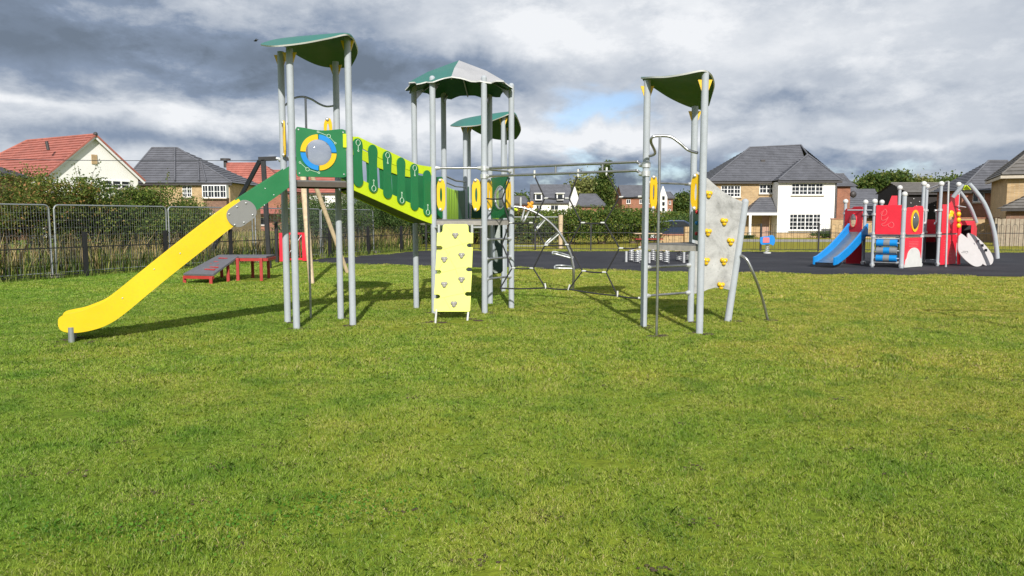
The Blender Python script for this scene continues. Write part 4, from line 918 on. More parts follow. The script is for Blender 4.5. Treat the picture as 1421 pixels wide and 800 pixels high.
# red toddler unit
def toddler():
    t = thing('toddler_climbing_frame', G(1255, 371), 'small red toddler climbing frame with blue slide and white ball topped posts on black surfacing', 'climbing frame')
    def tpost(px, pyt, pyb=None, Y=None, r=0.052):
        g = G(px, pyb) if pyb else AT(px, 300, Y); zt_ = HZ(pyt, g.y); mb = MB()
        mb.tube([V(g.x, g.y, -0.02), V(g.x, g.y, zt_ - 0.05)], r, 12)
        o = obj('post', mb, M['post'], t)
        mb = MB(); mb.ball(V(g.x, g.y, zt_), 0.092, 12, 7); obj('ball_cap', mb, M['white'], o)
        for z in ([0.08, 1.02, 1.12, zt_ - 0.42] if pyt > 270 else [0.08, 1.02, 1.12, 1.9]):
            mb = MB(); mb.tube([V(g.x, g.y, z - 0.035), V(g.x, g.y, z + 0.035)], 0.082, 12); obj('collar', mb, M['alu'], o)
        return g
    a = tpost(1172.7, 280, Y=27.6); b = tpost(1197.5, 281, 368); c = tpost(1210, 280, 371); d = tpost(1223, 281, Y=27.9)
    e = tpost(1247, 261, Y=27.2); f = tpost(1250.5, 270, 372.5, r=0.072); g = tpost(1276.5, 255.5, 370.5); h = tpost(1284.5, 259, Y=27.6); i = tpost(1300.5, 255.5, 369.5); j = tpost(1324.5, 256.5, 367.5)
    def panel(fr, to, py0, py1, mat='red', step=None, w=0.05, hole=None, label=None, name='panel'):
        F = Face(fr, to, w); Y = (fr.y + to.y) / 2; z0, z1 = HZ(py1, Y), HZ(py0, Y); u0, u1 = 0.06, F.L - 0.06
        if step: poly = [(u0, z0), (u1, z0), (u1, z1), (u0 + (u1 - u0) * 0.5, z1), (u0 + (u1 - u0) * 0.4, z1 - step), (u0, z1 - step)]
        else: poly = [(u0, z0), (u1, z0), (u1, z1), (u0, z1)]
        if hole: mb = holed(F, poly, F.L / 2, (z0 + z1 - (step or 0)) / 2, hole[1], 0.02, hole[0], 40)
        else: mb = MB(); mb.prism([F.p(*q) for q in poly], 0.02, F.w)
        o = obj(name, mb, M[mat], t, bevel=0.004, label=label)
        return F, o, (z0 + z1 - (step or 0)) / 2, z0, z1
    F, o, zc, z0, z1 = panel(a, b, 287, 323, step=0.07, hole=(0.17, 0.24), label='red panel with an oval mirror window above the blue slide')
    mb = MB(); mb.tube([F.p(F.L / 2 + 0.175 * math.cos(R(q * 15)), zc + 0.245 * math.sin(R(q * 15)), 0.01) for q in range(24)], 0.022, 8, closed=True); obj('window_rim', mb, M['red'], o)
    obj('bubble_window', dome(F, F.L / 2, zc, 0.24, 0.10, 0.0, 0.17), M['bubble'], o)
    F, o, zc, z0, z1 = panel(c, f, 285, 325.5, label='red board engraved with a looping line drawing')
    P = [(0.30, 0.80), (0.24, 0.72), (0.30, 0.64), (0.42, 0.68), (0.44, 0.78), (0.36, 0.86), (0.26, 0.60), (0.30, 0.48), (0.44, 0.52), (0.50, 0.60), (0.40, 0.40), (0.28, 0.36), (0.36, 0.28), (0.52, 0.36), (0.62, 0.42), (0.70, 0.34), (0.66, 0.24), (0.54, 0.26), (0.50, 0.34)]
    mb = MB(); mb.tube(spline([F.p(F.L * x, z0 + (z1 - z0) * y, 0.012) for x, y in P], 4), 0.008, 5); obj('engraving', mb, M['redengrave'], o)
    mb = MB(); q = AT(1238, 277, e.y); mb.prism([AT(1232, 286, e.y), AT(1245, 286, e.y), AT(1245, 272, e.y), AT(1237.5, 272, e.y)], 0.02, (0, 1, 0)); obj('panel', mb, M['red'], t, label='narrow red board rising above the engraved one')
    # rollers
    Fr = Face(c, f, 0.0); ys = (c.y + f.y) / 2
    for k, py in enumerate((337.6, 348.2, 358.8)):
        z = HZ(py, ys); rt = pipe('roller_axle', [Fr.p(0.04, z), Fr.p(Fr.L - 0.06, z)], 0.025, 'alu', t)
        for m_ in range(3):
            u0, u1 = [0.12 + q * (Fr.L - 0.26) for q in ((0, 0.35), (0.35, 0.65), (0.65, 1))[m_]]
            mb = MB(); mb.tube([Fr.p(u0, z), Fr.p(u1 - 0.003, z)], 0.115, 20); obj('roller', mb, M['slideblue' if (m_ + k) % 2 == 0 else 'rollgrey'], rt)
    for py in (331.5, 364.5): pipe('cross_bar', [Fr.p(0.02, HZ(py, ys)), Fr.p(Fr.L - 0.02, HZ(py, ys))], 0.025, 'alu', t, 8)
    F, o, zc, z0, z1 = panel(f, g, 286, 325.5, step=0.05, hole=(0.19, 0.28), label='red panel with a dark bubble window in a yellow ring')
    mb = MB(); mb.ringplate([F.p(F.L / 2 + 0.25 * math.cos(R(q * 10)), zc + 0.36 * math.sin(R(q * 10)), 0.02) for q in range(36)], [F.p(F.L / 2 + 0.185 * math.cos(R(q * 10)), zc + 0.28 * math.sin(R(q * 10)), 0.02) for q in range(36)], F.w, 0.03); obj('window_ring', mb, M['yellow'], o)
    obj('bubble_window', dome(F, F.L / 2, zc, 0.28, 0.12, 0.0, 0.19), M['darkbubble'], o)
    F, o, zc, z0, z1 = panel(f, g, 330, 370, label='lower red board with a white arched foot')
    pts = [(0.02, 0.02)] + [(F.L * 0.5 + (F.L * 0.36) * math.cos(R(q)), 0.30 + 0.36 * math.sin(R(q))) for q in range(180, -1, -15)] + [(F.L - 0.02, 0.02)]
    pts = [(F.L * 0.04, 0.02), (F.L * 0.08, 0.25), (F.L * 0.14, 0.32)] + [(F.L * 0.5 + (F.L * 0.34) * math.cos(R(q)), 0.36 + 0.30 * math.sin(R(q))) for q in range(170, 9, -16)] + [(F.L * 0.86, 0.32), (F.L * 0.92, 0.25), (F.L * 0.96, 0.02)]
    mb = MB(); mb.prism([F.p(u, z, 0.03) for u, z in pts], 0.03, F.w); obj('arch_board', mb, M['white'], o, bevel=0.004)
    for k in range(4):
        mb = MB(); mb.tube([F.p(F.L * 0.25, z1 - 0.14 - k * 0.05, 0.012), F.p(F.L * 0.75, z1 - 0.14 - k * 0.05, 0.012)], 0.006, 5); obj('engraving', mb, M['redengrave'], o)
    F, o, zc, z0, z1 = panel(i, j, 270, 324, step=0.35, label='tall red board with a yellow grip beside the thin pole')
    mb = MB()
    for du, dz, r_ in ((0, 0.16, 0.12), (-0.06, 0.05, 0.12), (0.06, 0.05, 0.12)): mb.ball(F.p(F.L / 2 + du, zc + 0.12 + dz - 0.1, 0.02), r_, 12, 6, (1, 0.3, 1))
    obj('grip_flower', mb, M['yellow'], o)
    mb = dome(F, F.L / 2, zc - 0.05, 0.17, 0.10, 0.03, 0.13); obj('bubble_window', mb, M['bubble'], o)
    F, o, zc, z0, z1 = panel(i, j, 326, 367, label='lower red board with an engraved ladder pattern')
    for k in range(7):
        mb = MB(); mb.tube([F.p(F.L * 0.55, z0 + 0.15 + k * 0.11, 0.012), F.p(F.L * 0.72, z0 + 0.15 + k * 0.11, 0.012)], 0.006, 5); obj('engraving', mb, M['redengrave'], o)
        mb = MB(); mb.tube([F.p(F.L * 0.2, z0 + 0.35 + k * 0.08, 0.012), F.p(F.L * 0.36, z0 + 0.36 + k * 0.08, 0.012)], 0.006, 5); obj('engraving', mb, M['redengrave'], o)
    # decks and rear boards
    zd = HZ(327, 26.5)
    for P in ([a, b, c, d], [c, f, e, d], [f, g, h, e], [g, i, V(i.x, i.y + 1.2, 0), h], [i, j, V(j.x, j.y + 1.2, 0), V(i.x, i.y + 1.2, 0)]):
        mb = MB(); mb.prism([V(p.x, p.y, zd) for p in P], 0.06, (0, 0, 1)); obj('deck', mb, M['deck'], t)
    mb = MB(); mb.prism([AT(1284, 305, 27.7), AT(1298, 305, 27.7), AT(1298, 336, 27.7), AT(1284, 336, 27.7)], 0.03, (0, 1, 0)); obj('panel', mb, M['red'], t, label='red back board between the tall posts')
    mb = MB(); mb.prism([AT(1174, 327, 27.2), AT(1196, 327, 27.2), AT(1196, 366, 27.2), AT(1174, 366, 27.2)], 0.03, (0, 1, 0)); obj('panel', mb, M['red'], t, label='red board under the slide platform')
    mb = MB(); mb.prism([AT(1277, 330, 27.9), AT(1299, 330, 27.9), AT(1299, 360, 27.9), AT(1277, 360, 27.9)], 0.03, (0, 1, 0)); obj('dark_backing', mb, M['dark_clad_fill'], t)
    mb = MB(); q = G(1293, 361); mb.tube([V(q.x, q.y, 0), V(q.x, q.y, HZ(347, q.y))], 0.06, 10); obj('stepping_post', mb, M['alu'], t)
    for px in (1281, 1297):
        y_ = 26.4; mb = MB(); mb.tube(spline([AT(px, 293, y_), AT(px + 3, 294, y_), AT(px + 3, 309, y_), AT(px, 310, y_)], 4), 0.045, 8); obj('loop_handle', mb, M['alu'], t)
    # top bars
    pipe('top_bar', [AT(1287, 263, 27), AT(1316, 252, 26.2)], 0.022, 'alu', t, 8); pipe('top_bar', [AT(1303, 262, 26.8), AT(1316, 252.5, 26.2)], 0.022, 'alu', t, 8)
    q = G(1312.5, 371); pipe('sliding_pole', [V(q.x, q.y, 0), AT(1316.5, 252, q.y)], 0.03, 'alu', t, 8, label='thin pale pole in front of the tall red board')
    pipe('rail', [AT(1176, 292, 27), AT(1210, 292, 26.4)], 0.022, 'alu', t, 8)
    pipe('rail', [V(a.x, a.y, 1.85), V(b.x, b.y, 1.85)], 0.02, 'alu', t, 8)
    # slide
    T0, T1 = AT(1177.5, 322, 26.9), AT(1203.5, 322, 26.4); B0, B1 = AT(1129, 366, 25.3), AT(1157, 371, 24.9)
    mb = MB(); n = 10; bed = []
    for k in range(n + 1):
        s_ = k / n; e_ = s_ + 0.10 * math.sin(math.pi * s_)
        l = T0.lerp(B0, s_); r_ = T1.lerp(B1, s_); z = T0.z + (0.17 - T0.z) * min(1, e_ * 1.04) if s_ < 0.93 else 0.17
        l.z = z; r_.z = z; bed.append((l, r_))
    vs = [p for q in bed for p in q] + [p + V(0, 0, -0.03) for q in bed for p in q]; m_ = 2 * (n + 1)
    mb.add(vs, [(2 * k, 2 * k + 1, 2 * k + 3, 2 * k + 2) for k in range(n)] + [(m_ + 2 * k, m_ + 2 * k + 2, m_ + 2 * k + 3, m_ + 2 * k + 1) for k in range(n)], True)
    sl = obj('slide', mb, M['steel'], t, label='short blue toddler slide with steel bed')
    for side in (0, 1):
        L = [q[side] for q in bed]; mb = MB(); up = [0.30 - 0.12 * (k / n) for k in range(n + 1)]
        pts = [p + V(0, 0, up[k]) for k, p in enumerate(L)] + [p + V(0, 0, -0.10) for p in reversed(L)]
        d_ = (T1 - T0).normalized(); mb2 = MB(); nn = n + 1; vs = []
        for o_ in (-0.035, 0.035): vs += [p + V(0, 0, up[k]) + d_ * o_ for k, p in enumerate(L)] + [p + V(0, 0, -0.08) + d_ * o_ for p in L]
        fs = []
        for k in range(n): fs += [(k, k + 1, nn + k + 1, nn + k), (2 * nn + k, 3 * nn + k, 3 * nn + k + 1, 2 * nn + k + 1), (k, 2 * nn + k, 2 * nn + k + 1, k + 1), (nn + k, nn + k + 1, 3 * nn + k + 1, 3 * nn + k)]
        fs += [(0, nn, 3 * nn, 2 * nn), (n, 2 * nn + n, 3 * nn + n, nn + n)]
        mb2.add(vs, fs); obj('slide_side', mb2, M['slideblue'], sl, bevel=0.012)
    # red crawl box and white petals
    mb = MB(); mb.box(AT(1346, 320, 26.9), (0.62, 0.06, 0.62)); 
    F = Face(AT(1333, 300, 26.6), AT(1351, 300, 26.6)); z0, z1 = HZ(334, 26.6), HZ(307.5, 26.6)
    mbx = MB(); mbx.ringplate([F.p(0, z0), F.p(F.L, z0), F.p(F.L, z1), F.p(0, z1)], [F.p(0.04, z0 + 0.05), F.p(F.L - 0.06, z0 + 0.05), F.p(F.L - 0.06, z1 - 0.13), F.p(0.04, z1 - 0.13)], F.w, 0.03)
    bx = obj('crawl_box', mbx, M['red'], t, label='red crawl box with a dark opening')
    F2 = Face(AT(1351, 300, 26.6), AT(1360, 300, 28.0)); mb = MB(); mb.prism([F2.p(0, z0 - 0.3), F2.p(F2.L * 0.55, z0 - 0.3), F2.p(F2.L * 0.55, z1 - 0.25), F2.p(F2.L * 0.15, z1 + 0.02), F2.p(0, z1)], 0.03, F2.w); obj('side_board', mb, M['red'], bx)
    mb = MB(); mb.prism([AT(1333, 340, 27.4), AT(1352, 340, 27.4), AT(1352, 306, 27.4), AT(1333, 306, 27.4)], 0.03, (0, 1, 0)); obj('dark_backing', mb, M['dark_clad_fill'], bx)  # dark sheet stands in for the shade inside the crawl box
    mb = MB(); mb.prism([V(*(AT(1333, 307.5, 26.6)[:2]), z1), V(*(AT(1351, 307.5, 26.6)[:2]), z1), V(*(AT(1351, 307.5, 27.4)[:2]), z1), V(*(AT(1333, 307.5, 27.4)[:2]), z1)], 0.03, (0, 0, 1)); obj('top_board', mb, M['red'], bx)
    def petal(L, y0, y1, label):
        pts = spline([AT(q[0], q[1], y0 + (y1 - y0) * (q[1] - 324) / 46) for q in L + [L[0]]], 5)[:-1]
        mb = MB(); mb.prism(pts, 0.04, (0.3, -0.9, 0.3)); return obj('petal_board', mb, M['petal'], t, bevel=0.006, label=label)
    p1_ = petal([(1330, 328), (1333, 324.5), (1342, 331), (1352, 340), (1361, 351), (1364, 362), (1361, 369), (1352, 370), (1341, 363), (1332, 353), (1329, 345)], 26.1, 25.6, 'nearer white petal shaped board')
    p2_ = petal([(1342, 331), (1343, 324), (1352, 327), (1364, 338), (1374, 350), (1378, 360), (1375, 367.5), (1366, 368.5), (1358, 360), (1348, 345)], 26.5, 26.0, 'further white petal shaped board')
    for q in ((1336, 349), (1348, 360)): mb = MB(); c = AT(q[0], q[1], 25.72); mb.tube([c, c + V(0.16, -0.02, 0), c + V(0.16, -0.02, -0.06)], 0.008, 5); obj('groove', mb, M['charcoal'], p1_)
    for q in ((1357, 335), (1363, 341), (1368, 347.5)): mb = MB(); c = AT(q[0], q[1], 26.12); mb.box(c, (0.07, 0.05, 0.09)); obj('foot_hole_fill', mb, M['charcoal'], p2_)  # solid dark boxes paint the shaded hollows of the foot holes
    for k, py in enumerate((297.5, 305.5, 313.5)): mb = MB(); mb.ball(AT(1330.5, py, 26.0), 0.085, 10, 6, (0.9, 0.6, 1)); obj('step_knob', mb, M['yellow'], t)
    mb = MB(); mb.tube([AT(1330.5, 292, 26.1), AT(1330.5, 367, 26.1)], 0.05, 8); obj('post', mb, M['red'], t)
    # big arches
    ar = pipe('arch_tube', spline([AT(1345, 255.5, 25.6), AT(1355, 267, 25.6), AT(1366, 283, 25.6), AT(1374, 302, 25.6), AT(1380, 324, 25.6), AT(1383, 345, 25.6), AT(1384, 359, 25.6)], 5), 0.068, 'post', t, 14, label='tall curved grey tube at the right end')
    pipe('arch_tube', spline([AT(1338, 257, 25.9), AT(1330, 265, 26), AT(1322.5, 274, 26.1)], 5), 0.068, 'post', t, 14)
    pipe('arch_tube', spline([AT(1331.5, 266, 27), AT(1339, 276, 27.1), AT(1347, 289, 27.2), AT(1355, 309, 27.4)], 5), 0.062, 'post', t, 12)
    mb = MB(); mb.prism([AT(1336.5, 264, 25.8), AT(1338.5, 257.5, 25.8), AT(1344.5, 257.5, 25.8), AT(1347, 264, 25.8)], 0.05, (0, 1, 0)); obj('joint_plate', mb, M['lime'], t, label='lime plate joining the arches')
    pipe('rail', [AT(1328, 286, 26.5), AT(1340, 288, 26.8)], 0.02, 'alu', t, 8)
toddler()
# spring rider
def rider():
    g = G(1064.5, 352); t = thing('spring_rider', g, 'small blue and pink spring rider by the fence in front of the white house', 'spring rider')
    mb = MB(); pts = [V(g.x + 0.09 * math.cos(k * 0.55), g.y + 0.09 * math.sin(k * 0.55), 0.06 + k * 0.0085) for k in range(50)]; mb.tube(pts, 0.014, 6); obj('spring', mb, M['alu'], t)
    mb = MB(); mb.tube([V(g.x, g.y, 0), V(g.x, g.y, 0.06)], 0.17, 14); obj('base_plate', mb, M['white'], t)
    for s_ in (-1, 1):
        mb = MB(); Y = g.y + s_ * 0.14
        pts = [AT(1055, 329.5, Y), AT(1060, 328.5, Y), AT(1066, 328, Y), AT(1071, 326.5, Y), AT(1074.5, 329, Y), AT(1075.5, 335, Y), AT(1073, 341, Y), AT(1068, 339, Y), AT(1057, 340, Y), AT(1054.5, 335, Y)]
        mb.prism(spline(pts + [pts[0]], 3)[:-1], 0.03, (0, 1, 0)); b = obj('side_board', mb, M['blue'], t, bevel=0.006)
        mb = MB(); mb.prism([AT(1058.5, 337, Y + s_ * 0.0 - 0.03), AT(1059, 330, Y - 0.03), AT(1067.5, 330, Y - 0.03), AT(1067.5, 337, Y - 0.03)], 0.02, (0, 1, 0)); obj('pink_plate', mb, M['redengrave'], b)
    mb = MB(); mb.box(AT(1064, 331, g.y), (0.5, 0.26, 0.05)); obj('seat', mb, M['redpaint'], t)
    mb = MB(); mb.tube([AT(1066.5, 330, g.y), AT(1066.5, 321.5, g.y)], 0.014, 6); mb.tube([AT(1061.5, 321.5, g.y) , AT(1070, 321.5, g.y)], 0.014, 6); obj('handlebar', mb, M['charcoal'], t)
rider()
# spring bridge with silver coils
def springs():
    g = G(912, 366); t = thing('spring_bridge', V(g.x, g.y, 0), 'low wobble bridge on rows of silver coil springs behind the right tower', 'wobble bridge')
    for px, py, h_ in ((869, 364, 15), (901, 365.5, 15), (949, 365, 15)):
        q = G(px, py); mb = MB(); mb.tube([V(q.x, q.y, 0), V(q.x, q.y, HZ(py - h_, q.y))], 0.048, 10); obj('post', mb, M['alu'], t)
    for px, py in ((876, 363.5), (884.5, 365.5), (889, 363.5), (906, 363), (916.5, 363), (925, 366), (942, 362.5), (955, 362.5), (962, 364)):
        q = G(px, py); hh = HZ(py - 18, q.y); nn = 66
        pts = [V(q.x + 0.085 * math.cos(k * 0.6), q.y + 0.085 * math.sin(k * 0.6), 0.03 + (hh - 0.05) * k / nn) for k in range(nn + 1)]
        mb = MB(); mb.tube(pts, 0.020, 6); obj('spring', mb, M['alu'], t)
    for px0, px1, py in ((871, 890, 345.5), (896, 912, 343.5), (911, 929, 347), (935, 948, 347.5), (945, 962, 345)):
        Y = G(900, 363).y; a, b = AT(px0, py, Y), AT(px1, py, Y); c = (a + b) / 2
        mb = MB(); mb.box((c.x, Y + 0.1, c.z), ((b - a).length, 0.55, 0.05)); obj('tread_board', mb, M['timber' if px0 % 2 else 'greyboard'], t, bevel=0.005)
springs()
# goal frame just beyond the right edge, its shadow falls into view
def goal():
    t = thing('goal_frame', (7.7, 9.5, 0), 'thin steel goal frame standing in the grass at the right edge', 'goal frame')
    h = 2.45
    mb = MB(); mb.tube([V(7.66, 9.6, -0.02), V(7.66, 9.6, h)], 0.035, 10); obj('post', mb, M['galv'], t)
    mb = MB(); mb.tube([V(10.7, 9.35, -0.02), V(10.7, 9.35, h)], 0.035, 10); obj('post', mb, M['galv'], t)
    mb = MB(); mb.tube([V(7.66, 9.6, h), V(10.7, 9.35, h)], 0.035, 10); obj('crossbar', mb, M['galv'], t)
goal()

# ================================================================ fences
def bowfence(a, b, label, hgt, pw=0.07):
    t = thing('bow_top_fence', a, label, 'fence', 'black bow topped fences round the play area')
    d = (b - a); L = d.length; u = d.normalized(); rz = math.atan2(u.y, u.x)
    mb = MB(); w = 0.10; r = 0.007
    pts = [V(-w, 0, 0.06), V(-w, 0, hgt - w)] + [V(-w * math.cos(R(k)), 0, hgt - w + w * math.sin(R(k))) for k in range(20, 180, 20)] + [V(w, 0, hgt - w), V(w, 0, 0.06)]
    mb.tube(pts, r, 5); me = None; n = int(L / 0.4)
    n = int(L / (2 * w + 0.1))
    sp = L / n
    for k in range(n):
        p = a + u * (sp * (k + 0.5))
        if me is None:
            o = obj('hoop_bar', mb, M['black'], None); me = o.data; o.parent = t
        else: o = bpy.data.objects.new('hoop_bar', me); COL.objects.link(o); o.parent = t
        o.location = p - a; o.rotation_euler = (0, 0, rz)
    pm = None; k = 0.0
    while k <= L:
        if pm is None:
            mb = MB(); mb.box((0, 0, hgt * 0.5 + 0.0), (pw, pw, hgt + 0.06)); o = obj('post', mb, M['black'], None); pm = o.data; o.parent = t
        else: o = bpy.data.objects.new('post', pm); COL.objects.link(o); o.parent = t
        o.location = u * k; o.rotation_euler = (0, 0, rz); k += 2.75
    for z in (0.10, hgt * 0.68):
        mb = MB(); mb.beam(a + V(0, 0, z), b + V(0, 0, z), 0.012, 0.03); obj('rail', mb, M['black'], t)
    return t
FH = 1.32
bowfence(fl(-0.28), fl(1.0), 'black bow topped steel fence running back along the left side of the lawn', 1.22, 0.10)
bowfence(FC + V(0.05, 0, 0), FE, 'black bow topped steel fence across the far side of the black surfacing', FH)
# temporary mesh panels
def mesh_panel(a, u, W_, H, label, lean=0.0, grp='temporary mesh fence panels along the left side'):
    t = thing('mesh_panel', a, label, 'fence panel', grp)
    def P(x, z): return a + u * x + V(0, 0, z) + V(-u.y, u.x, 0) * (lean * z)
    r = 0.12; pts = [P(0.03, 0.0), P(0.03, H - r)] + [P(0.03 + r - r * math.cos(R(k)), H - r + r * math.sin(R(k))) for k in (30, 60)] + [P(0.03 + r, H), P(W_ - r - 0.03, H)] + [P(W_ - 0.03 - r + r * math.cos(R(k)), H - r + r * math.sin(R(k))) for k in (60, 30)] + [P(W_ - 0.03, H - r), P(W_ - 0.03, 0.0)]
    mb = MB(); mb.tube(pts, 0.022, 8); obj('frame', mb, M['galv'], t)
    mb = MB(); mb.tube([P(0.03, 0.14), P(W_ - 0.03, 0.14)], 0.018, 8); obj('bottom_rail', mb, M['galv'], t)
    mb = MB(); n = int(W_ / 0.075)
    for k in range(1, n): x = W_ * k / n; mb.tube([P(x, 0.14), P(x, H - 0.01)], 0.0024, 3, caps=False)
    for k in range(1, 9): z = 0.14 + (H - 0.14) * k / 9; mb.tube([P(0.03, z), P(W_ - 0.03, z)], 0.002, 3, caps=False)
    o = obj('wire_mesh', mb, M['wire'], t, recalc=False); o['kind'] = 'stuff'
    mb = MB(); q = P(W_, 0.0); mb.box((q.x, q.y, 0.06), (0.55, 0.20, 0.12), math.atan2(u.y, u.x) + math.pi / 2); obj('foot_block', mb, M['holdgrey'], t, bevel=0.02)
uL = (fl(1) - fl(0)).normalized(); back = V(-uL.y, uL.x, 0) * 0.35
labs = ['galvanised mesh fence panel cut by the left edge of the picture', 'galvanised mesh fence panel in full view left of the yellow slide', 'galvanised mesh fence panel crossed by the yellow part of the slide', 'galvanised mesh fence panel behind the red legged ramp', 'galvanised mesh fence panel behind the tall tower legs', 'galvanised mesh fence panel below the sloping bridge', 'last galvanised mesh fence panel near the fence corner']
t0 = (-21.32 / ((88 - 710.5) / 1060 - 0.4404)); base0 = V((88 - 710.5) / 1060 * t0, t0, 0) + back
for k in range(-1, 4):
    mesh_panel(base0 + uL * (3.86 * k) + V(0, 0, 0), uL, 3.8, HZ(287.5, 22.5) + 0.03, labs[k + 1], 0.012 if k % 2 else -0.01)
mesh_panel(AT(700, 340, 40.5).xy.to_3d(), V(1, 0, 0), 3.0, HZ(301.5, 40.5), 'distant mesh fence panel ending at the round timber post', grp='temporary mesh fence panel by the timber post')
mb = MB(); q = AT(778, 340, 40.3); mb.tube([V(q.x, q.y, 0), V(q.x, q.y, HZ(298.5, q.y))], 0.12, 12)
tag(obj('timber_post', mb, M['timber']), 'round pale timber post behind the arched ladder', 'post')
# site hoarding pole right of ramp and red gate
def gate():
    g0, g1 = G(388.5, 365), G(427, 364); t = thing('red_gate', g0, 'red framed self closing gate in the black fence behind the tall tower', 'gate')
    z1 = HZ(323.5, g0.y); F = Face(g0, g1)
    for u, w in ((0.06, 0.14), (F.L - 0.09, 0.20)):
        mb = MB(); mb.beam(F.p(u, 0.05), F.p(u, z1), w, 0.05, F.w); mb.v = [tuple(v) for v in mb.v]; obj('stile', mb, M['red'], t)
    for z in (0.12, z1 - 0.03): mb = MB(); mb.beam(F.p(0.1, z), F.p(F.L - 0.1, z), 0.05, 0.07); obj('rail', mb, M['red'], t)
    for k in range(1, 11): u = F.L * k / 11; mb = MB(); mb.tube([F.p(u, 0.14), F.p(u, z1 - 0.05)], 0.009, 5); obj('gate_bar', mb, M['red'], t)
    mb = MB(); mb.tube([F.p(0.2, 0.15), F.p(F.L - 0.2, z1 - 0.1)], 0.012, 6); obj('brace', mb, M['alu'], t)
    mb = MB(); q = F.p(-0.1, 0); mb.box((q.x, q.y, 0.75), (0.1, 0.1, 1.5)); obj('gate_post', mb, M['black'], t)
gate()

# ================================================================ vegetation
def leaf_quads(cent, size, r=rng, flat=0.35, asp=0.62):
    n = len(cent); d = r.normal(size=(n, 3)); d /= np.linalg.norm(d, axis=1)[:, None] + 1e-9
    e = r.normal(size=(n, 3)); e -= (e * d).sum(1)[:, None] * d; e /= np.linalg.norm(e, axis=1)[:, None] + 1e-9
    s = size * r.uniform(0.6, 1.35, n)[:, None]
    v = np.stack([cent - d * s * 0.5, cent + e * s * asp * 0.5, cent + d * s * 0.5, cent - e * s * asp * 0.5], 1)
    return v.reshape(-1, 3)
def crown_points(c, rad, n, nclump, spread, r=rng, fill=0.5, zmin=None):
    # clumps in the outer part of an uneven ellipsoid
    d = r.normal(size=(nclump, 3)); d /= np.linalg.norm(d, axis=1)[:, None]
    d[:, 2] = np.abs(d[:, 2]) * np.where(r.random(nclump) < 0.75, 1, -0.6)
    q = r.uniform(fill, 1.05, nclump)[:, None] ** 0.8
    lump = 1 + 0.16 * np.sin(d[:, :1] * 5 + c[0]) + 0.14 * np.sin(d[:, 1:2] * 7 + d[:, 2:3] * 4 + c[1])
    cc = np.array(c) + d * np.array(rad) * q * lump
    w = r.uniform(0.4, 1.6, nclump); w /= w.sum(); idx = r.choice(nclump, n, p=w)
    sp_ = spread * r.uniform(0.6, 1.4, nclump)
    p = cc[idx] + r.normal(size=(n, 3)) * sp_[idx][:, None] * np.array([1, 1, 0.75])
    if zmin is not None: p[:, 2] = np.maximum(p[:, 2], zmin + r.random(n) * 0.3)
    return p, cc
def shrub(name, c, rad, n, mat, label, size=0.06, grp=None, cat='shrub', clumps=60, twigs=30, spread=0.2, wisp=0.0):
    t = thing(name, (c[0], c[1], 0), label, cat, grp)
    n = int(n * 1.9); size *= 1.15
    p, cc = crown_points(c, rad, n, int(clumps * 1.5), spread, zmin=0.02, fill=0.25)
    k_ = p[:, 2] < c[2] + rad[2] * 1.03; p = p[k_]; cc = cc[cc[:, 2] < c[2] + rad[2] * 1.0]
    parts = [leaf_quads(p, size)]
    tb = MB(); tb.ball((c[0], c[1], 0.0), 0.3, 8, 5, (1, 1, 0.5))
    for k in range(5): a = rng.uniform(0, 6.28); tb.tube([V(c[0] + 0.15 * math.cos(a), c[1] + 0.15 * math.sin(a), 0), V(c[0] + rad[0] * 0.4 * math.cos(a), c[1] + rad[1] * 0.4 * math.sin(a), c[2] + rad[2] * 0.5)], [0.04, 0.015], 6)
    for k in range(twigs):
        q = cc[rng.integers(len(cc))]
        if q[2] < c[2]: continue
        e = V(*q) + V(rng.normal() * 0.2, rng.normal() * 0.2, rng.uniform(0.25, 0.6) * (0.6 + wisp)); tb.tube([V(*q), V(*q).lerp(e, 0.5) + V(rng.normal() * 0.03, 0, 0), e], [0.009, 0.006, 0.003], 4)
        m_ = 22; tt = rng.uniform(0.1, 1, m_)[:, None]; lp = np.array(q) * (1 - tt) + np.array(e) * tt + rng.normal(size=(m_, 3)) * 0.045; parts.append(leaf_quads(lp, size * 0.9))
    obj('stem', tb, M['twig'], t, recalc=False)
    o = np_mesh('foliage', np.concatenate(parts), 4, M[mat], t); return t
def tree(name, base, h, rad, n, mat, label, size=0.3, cat='tree', clumps=60, trunk=0.25, grp=None, low=0.35, spread=None):
    t = thing(name, base, label, cat, grp); b = Vector(base); cz = h - rad[2]
    tb = MB(); tb.tube([b, b + V(0.1, 0, h * 0.35), b + V(0.0, 0.1, h * 0.75)], [trunk, trunk * 0.75, trunk * 0.25], 10)
    n = int(n * 1.7); size *= 1.15
    p, cc = crown_points((b.x, b.y, b.z + cz), tuple(q * 0.82 for q in rad), n, int(clumps * 1.4), spread or rad[0] * 0.17, fill=0.3)
    for k in range(9):
        q = cc[rng.integers(len(cc))]; s_ = b + V(0.05, 0, h * rng.uniform(0.25, 0.55)); tb.tube([s_, s_.lerp(V(*q), 0.5) + V(0, 0, 0.2), V(*q)], [trunk * 0.4, trunk * 0.22, trunk * 0.06], 6)
    obj('trunk', tb, M['bark'], t, recalc=False); np_mesh('crown', leaf_quads(p, size), 4, M[mat], t); return t
G1 = 'overgrown shrubs behind the left fence'
def sh(px, off, topy, halfw, depth, n, mat, label, size=0.065, **kw):
    r_ = (px - 710.5) / 1060; Y = 21.32 / (0.4404 - r_) + off; X = r_ * Y; zt_ = HZ(topy, Y)
    shrub('overgrown_shrub', (X, Y, zt_ * 0.48), (halfw, depth, zt_ * 0.5), n, mat, label, size, G1, **kw)
sh(-10, 2.6, 236, 1.6, 1.3, 9000, 'hedge2', 'russet shrub at the left edge under the small grey roof', twigs=40)
